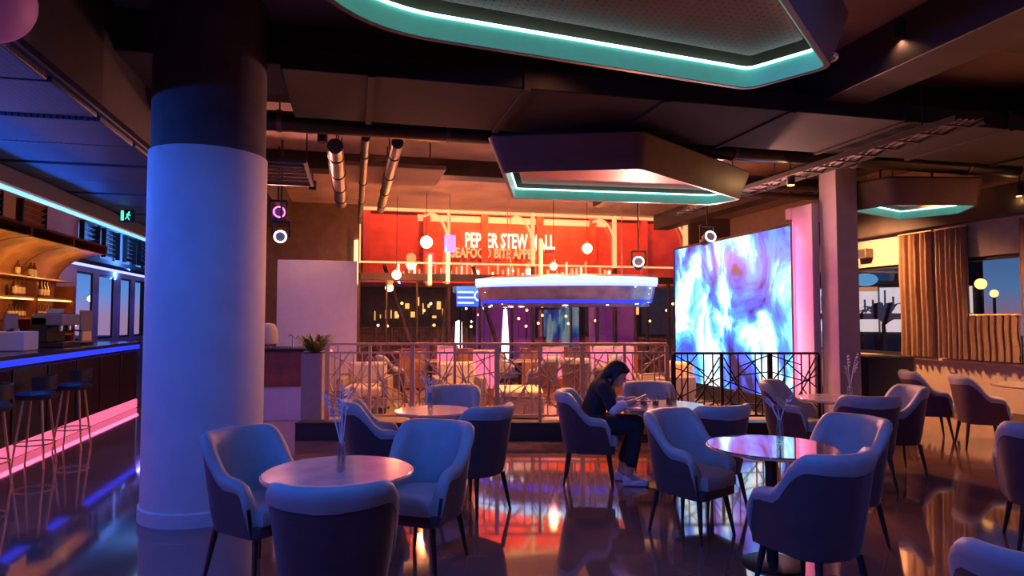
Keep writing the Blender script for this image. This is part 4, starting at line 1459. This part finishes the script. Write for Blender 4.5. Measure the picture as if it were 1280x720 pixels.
booth(-1.35, 13.4, 0.42, 0.98, 'narrow pink backlit booth divider behind the cream armchair')
booth(-0.50, 11.7, 0.46, 0.98, 'pink backlit booth divider left of the daybed')
booth(0.85, 13.6, 0.52, 0.95, 'pink backlit booth divider between daybed and seated person')
booth(2.00, 13.2, 0.95, 0.98, 'widest pink backlit booth divider beyond the seated person')
for X, Y, lab in ((-2.15, 14.3, 'amber wooden cabinet on the terrace under the glass wall'), (-1.15, 14.5, 'amber wooden cabinet beside the narrow booth divider'),
                  (0.45, 14.6, 'amber wooden cabinet beyond the daybed'), (1.45, 14.9, 'amber wooden cabinet between the two right booth dividers')):
    t = thing('side_cabinet', lab, 'cabinet', W(X, Y), -YAW, 'wooden cabinets on the terrace')
    MB().box(-0.26, 0.26, -0.2, 0.2, 0.04, 0.84).build('body', M_WOOD, t, bevel=0.008)
    for s in (-1, 1):
        d_ = MB().box(s * 0.13 - 0.12, s * 0.13 + 0.12, -0.215, -0.20, 0.07, 0.80).build('door', M_WOOD, t, bevel=0.004)
        MB().cyl((s * 0.03, -0.225, 0.40), (s * 0.03, -0.225, 0.50), 0.007, n=8).build('handle', M_BRASS, d_)
    MB().box(-0.27, 0.27, -0.21, 0.21, 0.84, 0.87).build('top', M_DARKWOOD, t)
    MB().box(-0.24, 0.24, -0.17, 0.18, 0.0, 0.04).build('plinth', M_BLACK, t)
# tube lamps hanging on the glass wall, pendants over the terrace
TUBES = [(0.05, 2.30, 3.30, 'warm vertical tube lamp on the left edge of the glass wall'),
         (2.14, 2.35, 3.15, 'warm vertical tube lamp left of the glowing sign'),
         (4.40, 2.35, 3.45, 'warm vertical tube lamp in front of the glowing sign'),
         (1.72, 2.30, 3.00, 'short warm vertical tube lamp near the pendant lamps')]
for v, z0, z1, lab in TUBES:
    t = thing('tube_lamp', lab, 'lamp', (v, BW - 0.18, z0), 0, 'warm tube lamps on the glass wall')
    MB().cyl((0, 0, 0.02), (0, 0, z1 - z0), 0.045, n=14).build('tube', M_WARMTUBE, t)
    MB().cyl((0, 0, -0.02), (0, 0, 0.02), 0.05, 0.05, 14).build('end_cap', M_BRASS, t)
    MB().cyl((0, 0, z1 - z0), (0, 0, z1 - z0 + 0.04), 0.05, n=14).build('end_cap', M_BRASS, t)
    MB().bar((0, 0, z1 - z0 - 0.1), (0, 0.18, z1 - z0 - 0.1), 0.03).build('bracket', M_BRASS, t)
for X, Y, z, r, lab, pw in ((-1.78, 13.6, 3.12, 0.13, 'large warm glowing pendant lamp over the terrace', 180),
                            (-2.45, 13.9, 2.46, 0.10, 'low warm pendant lamp over the cream armchair', 120),
                            (1.60, 13.9, 3.02, 0.11, 'warm pendant lamp over the terrace near the screen', 170),
                            (0.85, 13.4, 2.60, 0.08, 'small warm pendant lamp above the blue canopy end', 110)):
    loc = W(X, Y, z)
    t = thing('pendant_lamp', lab, 'pendant lamp', loc, 0, 'warm pendant lamps over the terrace')
    MB().ball((0, 0, 0), r, 20, 13).build('globe', M_WARMBULB, t)
    MB().cyl((0, 0, r * 0.93), (0, 0, r + 0.06), 0.035, n=12).build('cap', M_BRASS, t)
    MB().cyl((0, 0, r + 0.05), (0, 0, CEIL - z), 0.006, n=6).build('cord', M_BLACK, t)
    light('pendant_glow', 'POINT', loc + Vector((0, 0, -r - 0.05)), (1.0, 0.26, 0.08), pw, r)
t = thing('pendant_lamp', 'magenta glowing drum lamp hanging beside the large warm pendant', 'pendant lamp', W(-1.30, 13.7, 3.10), 0)
MB().lathe([(0.11, -0.17), (0.12, -0.17), (0.12, 0.17), (0.11, 0.17)], 24).build('shade', M_MAGENTA, t)
MB().bar((-0.115, 0, 0.16), (0.115, 0, 0.16), 0.02).build('cross_bar', M_BRASS, t)
MB().cyl((0, 0, 0.16), (0, 0, CEIL - 3.10), 0.006, n=6).build('cord', M_BLACK, t)
light('magenta_glow', 'POINT', W(-1.30, 13.7, 3.0), (1.0, 0.12, 0.6), 90, 0.1)

for k, (X, Y, z, pw, lab) in enumerate(((-1.9, 9.9, 3.85, 1400, 'added black can downlight over the cream armchair behind the railing'), (0.2, 10.3, 3.85, 1400, 'added black can downlight over the daybed'),
                               (2.85, 10.5, 3.95, 1500, 'added black can downlight over the terrace near the screen'), (-2.25, 7.7, 3.7, 70, 'added black can downlight in front of the railing on the column side'),
                               (0.4, 5.45, 3.98, 35, 'added black can downlight above the tables before the railing'), (-3.25, 10.6, 3.7, 120, 'added black can downlight over the reception desk'), (3.35, 5.55, 4.02, 35, 'added black can downlight above the chair standing alone'),
                               (-0.5, 0.3, 3.6, 12, 'added black can downlight over the open floor behind the front chairs'), (3.6, 2.4, 3.6, 25, 'added black can downlight over the floor beside the window side chairs'))):
    loc = W(X, Y, z)  # downlights added as warm fill for terrace, railing, desk and tables
    t = thing('added_downlight', lab, 'ceiling light', loc, 0, 'added fill downlights')
    MB().lathe([(0.05, -0.07), (0.06, -0.07), (0.06, 0.07), (0.02, 0.08)], 18).build('can', M_BLACK, t)
    MB().lathe([(0.0, -0.05), (0.048, -0.05), (0.048, -0.04), (0.0, -0.04)], 18).build('lens', M_AMBER, t)
    MB().cyl((0, 0, 0.07), (0, 0, CEIL - z), 0.010, n=8).build('rod', M_BEAM, t)
    light('can_fill', 'SPOT', loc + Vector((0, 0, -0.08)), (1.0, 0.38, 0.11) if k < 3 else (1.0, 0.34, 0.15) if k < 5 else (1.0, 0.45, 0.25), pw, 0.05, target=loc + Vector((0, 0, -2)), spot=2.4, blend=0.8)

# ------------------------------------------------------------------ glass wall at the back
gw = struct(MB().box(GL0, GL1, BW + 0.09, BW + 0.11, 0.0, 4.12).build('window_9', M_PANE, smooth=0))
mull = [0.12, 2.20, 4.27, 6.42, 8.40]
for i, v in enumerate(mull):
    MB().box(v - 0.03, v + 0.03, BW + 0.02, BW + 0.18, 2.80, 4.12).build('mullion_painted_glow', M_WARMFRAME, gw)  # frame glow is painted: mullions, brackets and upper transoms are no lamps
    MB().box(v - 0.03, v + 0.03, BW + 0.02, BW + 0.18, 0.0, 2.80).build('mullion', M_BEAM, gw)
    if i:
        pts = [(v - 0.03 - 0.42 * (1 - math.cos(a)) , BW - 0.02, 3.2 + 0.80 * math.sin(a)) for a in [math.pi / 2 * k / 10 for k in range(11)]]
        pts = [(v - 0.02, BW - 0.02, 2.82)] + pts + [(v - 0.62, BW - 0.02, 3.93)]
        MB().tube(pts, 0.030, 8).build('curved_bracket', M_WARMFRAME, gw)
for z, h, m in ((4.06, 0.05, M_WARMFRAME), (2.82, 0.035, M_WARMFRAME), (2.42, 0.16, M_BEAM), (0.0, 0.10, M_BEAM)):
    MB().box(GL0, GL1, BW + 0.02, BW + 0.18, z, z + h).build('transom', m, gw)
for v in (0.75, 1.45, 2.95, 3.75, 5.25, 5.95, 7.3, 7.9):
    MB().box(v - 0.018, v + 0.018, BW + 0.04, BW + 0.16, 0.1, 2.42).build('lower_mullion', M_BEAM, gw)

# ------------------------------------------------------------------ beyond the glass: night mall
struct(MB().box(-40, 60, 15.7, 70, -0.3, -0.13).build('ground', M_ASPHALT, smooth=0))
struct(MB().box(10.1, 60, -30, 15.7, -0.3, -0.13).build('ground_right', M_ASPHALT, smooth=0))
struct(MB().box(-60, -6.5, -30, 15.7, -0.3, -0.13).build('ground_left', M_ASPHALT, smooth=0))
mall = thing('mall_facade', 'red lit mall front with glowing sign seen through the glass wall', 'building', (0, 23.5, -0.13))
MB().box(-2.0, 16.0, 0.0, 0.4, 2.9, 8.5).build('upper_wall', M_REDWALL, mall)
MB().box(-2.0, 16.0, 0.6, 1.0, 0.0, 2.9).build('lower_wall', M_WALLDARK, mall)
MB().box(-2.0, 16.0, -0.15, 0.0, 5.42, 5.52).build('cornice', M_REDWALL, mall)
MB().box(-2.0, 16.0, -0.35, 0.0, 2.75, 2.9).build('canopy_edge', M_BEAM, mall)
MB().box(2.2, 9.4, -0.02, -0.005, 5.14, 5.38).build('lit_band', M_WARMFRAME, mall)
for k in range(7):
    MB().box(0.3 + k * 2.1, 0.55 + k * 2.1, -0.16, 0.0, 2.9, 5.42).build('pilaster', M_REDWALL, mall)
rg = random.Random(12)
for k in range(44):
    v = 1.5 + k * 0.19
    h = rg.uniform(0.15, 0.55)
    z = rg.uniform(3.10, 3.30)
    MB().box(v, v + rg.uniform(0.03, 0.09), -0.08, -0.01, z, z + h).build('lit_slot', M_SIGN2 if k % 3 else M_SIGN, mall)


def letters(txt, size, name, m, parent, loc, align='CENTER', sx=1.0):
    cu = bpy.data.curves.new(name, 'FONT')
    cu.body = txt
    cu.size = size
    cu.extrude = 0.02
    cu.offset = 0.012
    cu.align_x = align
    cu.resolution_u = 2
    tmp = bpy.data.objects.new('tmp_text', cu)
    COL.objects.link(tmp)
    dg = bpy.context.evaluated_depsgraph_get()
    me = bpy.data.meshes.new_from_object(tmp.evaluated_get(dg))
    bpy.data.objects.remove(tmp)
    me.materials.clear()
    me.materials.append(m)
    o = bpy.data.objects.new(name, me)
    COL.objects.link(o)
    o.parent = parent
    o.location = loc
    o.rotation_euler = (math.pi / 2, 0, 0)
    o.scale = (sx, 1, 1)
    return o


letters('PEPPER STEW MALL', 0.75, 'sign_letters', M_SIGN, mall, (5.60, -0.10, 4.24), sx=0.52)
letters('SEAFOOD BITE APPETIT', 0.50, 'lower_sign_letters', M_SIGN2, mall, (5.15, -0.10, 3.86), sx=0.66)
for k, (v, pw) in enumerate(((1.2, 130), (4.6, 620), (7.6, 560), (11.5, 110))):
    light('facade_wash', 'AREA', (v, 21.3, 6.4), (1.0, 0.15, 0.04), pw, 1.6, 0.3, target=(v, 23.5, 4.3))
MB().box(-1.0, 15.0, -2.2, -2.1, 6.6, 6.7).build('wash_light_rail', M_BEAM, mall)

# oval canopy with blue lit rim, with leaning posts
cn = thing('oval_canopy', 'oval glossy canopy with blue lit rim hanging over the terrace', 'canopy', W(1.12, 13.9, 0), -YAW + math.radians(-9))


def oval(a, b, z, n=48):
    return [(a * math.cos(2 * math.pi * k / n), b * math.sin(2 * math.pi * k / n), z) for k in range(n)]


MB().loft([oval(1.72, 0.50, 1.77), oval(1.84, 0.72, 1.95), oval(1.90, 0.82, 2.24)]).build('soffit', M_GLOSSBLUE, cn)
MB().ring(oval(1.93, 0.86, 2.24), oval(1.93, 0.86, 2.37), oval(1.8, 0.7, 2.24), oval(1.8, 0.7, 2.37)).build('light_rim', M_RIMLED, cn)
MB().ring(oval(1.905, 0.83, 2.19), oval(1.915, 0.84, 2.235), oval(1.87, 0.80, 2.19), oval(1.87, 0.80, 2.235)).build('soffit_fill_strip', M_VIOLETLED, cn)  # strip added under the rim to fill the soffit with violet light
MB().loft([oval(1.88, 0.8, 2.37), oval(1.6, 0.6, 2.43)]).build('roof', M_WHITE, cn)
for x, y in ((-1.2, -0.2), (-1.2, 0.2), (1.2, -0.2), (1.2, 0.2)):
    MB().cyl((x, y, 2.42), (x, y, CEIL), 0.010, n=6).build('hanger_rod', M_BRASS, cn)
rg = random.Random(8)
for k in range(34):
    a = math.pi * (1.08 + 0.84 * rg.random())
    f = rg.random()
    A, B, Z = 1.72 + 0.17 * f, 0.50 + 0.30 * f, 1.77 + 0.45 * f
    MB().ball((A * math.cos(a), B * math.sin(a) - 0.01, Z), (0.03 + 0.05 * rg.random(), 0.015, 0.012), 8, 6).build('painted_glint', M_WHITELAMP, cn)  # glowing dots painted in for lights reflected by the glossy soffit
MB().ring(oval(1.80, 0.62, 1.85), oval(1.825, 0.68, 1.91), oval(1.76, 0.60, 1.85), oval(1.76, 0.62, 1.91)).build('blue_light_strip', M_DEEPBLUE, cn)

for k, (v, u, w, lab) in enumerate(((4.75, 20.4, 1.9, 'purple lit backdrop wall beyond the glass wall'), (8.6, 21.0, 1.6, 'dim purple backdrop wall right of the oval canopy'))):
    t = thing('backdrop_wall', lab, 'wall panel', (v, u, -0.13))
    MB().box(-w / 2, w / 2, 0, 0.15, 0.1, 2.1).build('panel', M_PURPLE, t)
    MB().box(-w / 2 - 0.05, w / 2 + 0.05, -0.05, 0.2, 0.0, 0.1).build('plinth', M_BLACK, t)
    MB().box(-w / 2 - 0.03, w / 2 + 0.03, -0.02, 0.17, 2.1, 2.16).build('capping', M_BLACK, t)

# leaning struts outside the glass
for p, q, lab in (((0.75, 17.0, 2.9), (1.75, 17.0, -0.13), 'thin grey strut leaning outside the glass wall near its left edge'),
                  ((2.45, 17.0, 2.9), (2.12, 17.0, -0.13), 'slim grey strut standing nearly upright outside the glass wall'),
                  ((3.05, 17.0, 2.9), (4.0, 17.0, -0.13), 'broad pale strut leaning outside the glass wall by the billboard')):
    t = thing('leaning_strut', lab, 'strut', (q[0], q[1], q[2]), 0, 'leaning struts outside the glass')
    v = Vector(p) - Vector(q)
    MB().cyl((0, 0, 0.03), v, 0.065, 0.05, 12).build('tube', M_PIPE, t)
    MB().lathe([(0.0, 0.0), (0.13, 0.0), (0.13, 0.03), (0.0, 0.04)], 18).build('foot_plate', M_BEAM, t)

bb = thing('billboard', 'blue and white lit billboard outside the glass wall', 'billboard', (3.45, 19.6, -0.13))
MB().box(-0.42, 0.42, 0, 0.08, 2.02, 2.62).build('panel', M_BLUEGLOW, bb)
for z in (2.10, 2.26, 2.42):
    MB().box(-0.40, 0.10, -0.01, 0.0, z, z + 0.055).build('white_stripe', M_WHITEGLOW, bb)
MB().ring(*[[(0.25 + r * math.cos(2 * math.pi * k / 20), y, 2.34 + r * 1.1 * math.sin(2 * math.pi * k / 20)) for k in range(20)]
            for r, y in ((0.15, -0.012), (0.15, -0.002), (0.10, -0.012), (0.10, -0.002))]).build('ring_mark', M_WHITEGLOW, bb)
for x in (-0.3, 0.3):
    MB().cyl((x, 0.04, 0), (x, 0.04, 2.02), 0.035, n=10).build('post', M_BEAM, bb)
t = thing('light_column', 'short white glowing light column outside beside the broad strut', 'lamp', (4.25, 18.4, -0.13))
MB().lathe([(0.09, 0.1), (0.11, 0.9), (0.05, 1.9), (0.0, 1.95)], 18).build('body', M_WHITELAMP, t)
MB().lathe([(0.0, 0), (0.15, 0), (0.15, 0.1), (0.0, 0.1)], 18).build('foot', M_BLACK, t)
t = thing('light_column', 'white and blue glowing light column below the billboard', 'lamp', (3.2, 20.3, -0.13))
MB().lathe([(0.10, 0.1), (0.12, 0.8), (0.10, 1.55), (0.0, 1.6)], 18).build('body', M_WHITELAMP, t)
MB().lathe([(0.0, 0), (0.15, 0), (0.15, 0.1), (0.0, 0.1)], 18).build('foot', M_BLACK, t)

# lit shop counters and lamps low in the mall front
rg = random.Random(31)
for k in range(18):
    v = 0.75 + k * 0.19 if k < 14 else 10.0 + (k - 14) * 0.4
    z0 = rg.uniform(1.45, 2.0)
    w = rg.choice((0.03, 0.05, 0.08, 0.14))
    t = thing('shop_lamp', 'slim amber shop lamp on a post in the row before the mall front', 'lamp', (v, 23.9 - 0.12 * (k % 3), -0.13), 0, 'amber shop lamps')
    MB().box(-w / 2, w / 2, -0.03, 0.03, z0 + 0.13, z0 + 0.13 + rg.uniform(0.08, 0.40)).build('lit_panel', M_AMBERSOFT, t)
    MB().box(-0.012, 0.012, -0.012, 0.012, 0.0, z0 + 0.13).build('post', M_BEAM, t)
for k in range(34):
    v = rg.uniform(0.6, 5.0) if k % 2 else rg.uniform(5.0, 12.0)
    v += 0.9 if abs(v - 3.2) < 0.4 or abs(v - 4.25) < 0.4 else 0.0
    z = rg.uniform(1.3, 2.3)
    u = rg.uniform(19.5, 22.5)
    t = thing('garden_globe', 'small glowing globe light on a thin post in the night mall', 'lamp', (v, u, -0.13), 0, 'globe lights outside')
    MB().ball((0, 0, z), 0.042, 12, 8).build('globe', M_WHITELAMP if k % 4 == 1 else M_AMBER, t)
    MB().cyl((0, 0, 0), (0, 0, z - 0.04), 0.012, n=6).build('post', M_BEAM, t)

# ------------------------------------------------------------------ beyond the right windows
sp = thing('lit_shop', 'white lit shopfront with dark frames seen through the right window', 'building', (14.3, 15.4, -0.13), math.radians(-43))
MB().box(-2.4, 2.4, 0.2, 0.6, 0.0, 4.2).build('wall', M_WALLDARK, sp)
for i in range(4):
    for z0, z1 in ((1.28, 1.63), (1.80, 2.52)):
        MB().box(-2.2 + i * 1.1, -1.15 + i * 1.1, 0.14, 0.2, z0, z1).build('lit_pane', M_WHITEGLOW, sp)
MB().box(-2.3, 2.3, 0.05, 0.2, 1.64, 1.79).build('transom', M_BLACK, sp)
MB().box(-2.3, 2.3, 0.05, 0.2, 2.53, 2.60).build('head_rail', M_BLACK, sp)
rg = random.Random(3)
for i in range(4):
    for k in range(5):
        x = -2.1 + i * 1.1 + k * 0.2
        MB().box(x, x + 0.05, 0.10, 0.138, 1.9, 1.9 + 0.2 + 0.35 * rg.random()).build('goods_silhouette', M_BLACK, sp)
MB().ball((-0.35, 0.0, 2.75), (0.32, 0.2, 0.18), 16, 10).build('blue_dome_sign', M_CYANGLOW, sp)
MB().box(-0.65, -0.05, -0.02, 0.06, 2.42, 2.54).build('glowing_strip', M_WARMFRAME, sp)
pm = thing('palm', 'dark palm silhouette outside the window before the lit shop', 'palm', (11.3, 12.06, -0.13))
MB().tube([(0, 0, 0.45), (0.02, 0.0, 1.0), (0, 0.03, 1.55)], [0.07, 0.055, 0.04], 10).build('trunk', M_PALM, pm)
MB().lathe([(0.0, 0.0), (0.2, 0.0), (0.27, 0.45), (0.22, 0.45), (0.2, 0.4), (0.0, 0.4)], 20).build('pot', M_BLACK, pm)
for k in range(13):
    a = k * 2.399
    up = 0.25 + 0.3 * ((k * 7) % 5) / 4
    fr = MB()
    prev = None
    for j in range(7):
        f = j / 6
        c = Vector((math.cos(a) * 0.6 * f, math.sin(a) * 0.6 * f, 1.52 + up * math.sin(f * 2.2) - 0.15 * f * f))
        w = Vector((-math.sin(a), math.cos(a), 0.2)) * (0.075 * math.sin(math.pi * min(1, f * 0.9 + 0.08)) + 0.004)
        cur = (c + w, c - w)
        if prev:
            fr.add([prev[0], cur[0], cur[1], prev[1]], [(0, 1, 2, 3)])
        prev = cur
    fr.build('frond', M_PALM, pm)
for (v, u, z, r, lab) in ((11.4, 9.85, 2.18, 0.10, 'bigger amber globe standing in for a lamp reflected in the curtained window'), (11.6, 9.76, 2.0, 0.07, 'smaller amber globe standing in for a lamp reflected in the curtained window')):
    t = thing('post_globe', lab, 'lamp', (v, u, -0.13))  # globes added outside in place of lamp reflections in the pane
    MB().cyl((0, 0, 0), (0, 0, z + 0.05), 0.025, n=8).build('post', M_BEAM, t)
    MB().ball((0, 0, z + 0.13), r, 16, 10).build('globe', M_WARMBULB, t)
for v, u, z, lab in ((-8.6, 23.4, 1.35, 'low white globe lamp outside the bar windows'), (-9.6, 25.5, 1.75, 'middle white globe lamp outside the bar windows'),
                     (-10.4, 30.0, 2.3, 'tall white globe lamp outside the bar windows')):
    t = thing('post_globe', lab, 'lamp', (v, u, -0.13), 0, 'white globe lamps outside the bar windows')
    MB().cyl((0, 0, 0), (0, 0, z + 0.05), 0.03, n=8).build('post', M_BEAM, t)
    MB().ball((0, 0, z + 0.15), 0.13, 16, 10).build('globe', M_WHITELAMP, t)
# warm washers added overhead to brighten the window wall and curtains
for u, lab in ((5.6, 'added warm washer over the near curtain'), (7.9, 'added warm washer over the short half curtain'), (10.2, 'added warm washer over the window facing the lit shop')):
    loc = Vector((8.3, u, 3.5))
    t = thing('added_washer', lab, 'ceiling light', loc, 0, 'added warm washers along the windows')
    MB().lathe([(0.045, -0.05), (0.055, -0.045), (0.055, 0.09), (0.02, 0.10)], 18).build('lamp_body', M_BLACK, t)
    MB().lathe([(0.0, -0.046), (0.04, -0.046), (0.04, -0.04), (0.0, -0.038)], 18).build('lens', M_AMBER, t)
    MB().cyl((0, 0, 0.09), (0, 0, CEIL - 3.5), 0.01, n=8).build('hanger_rod', M_BEAM, t)
    light('window_wall_fill', 'SPOT', loc + Vector((0, 0, -0.07)), (1.0, 0.42, 0.17), 1300, 0.06, target=(RW, u, 0.9), spot=2.3, blend=0.8)
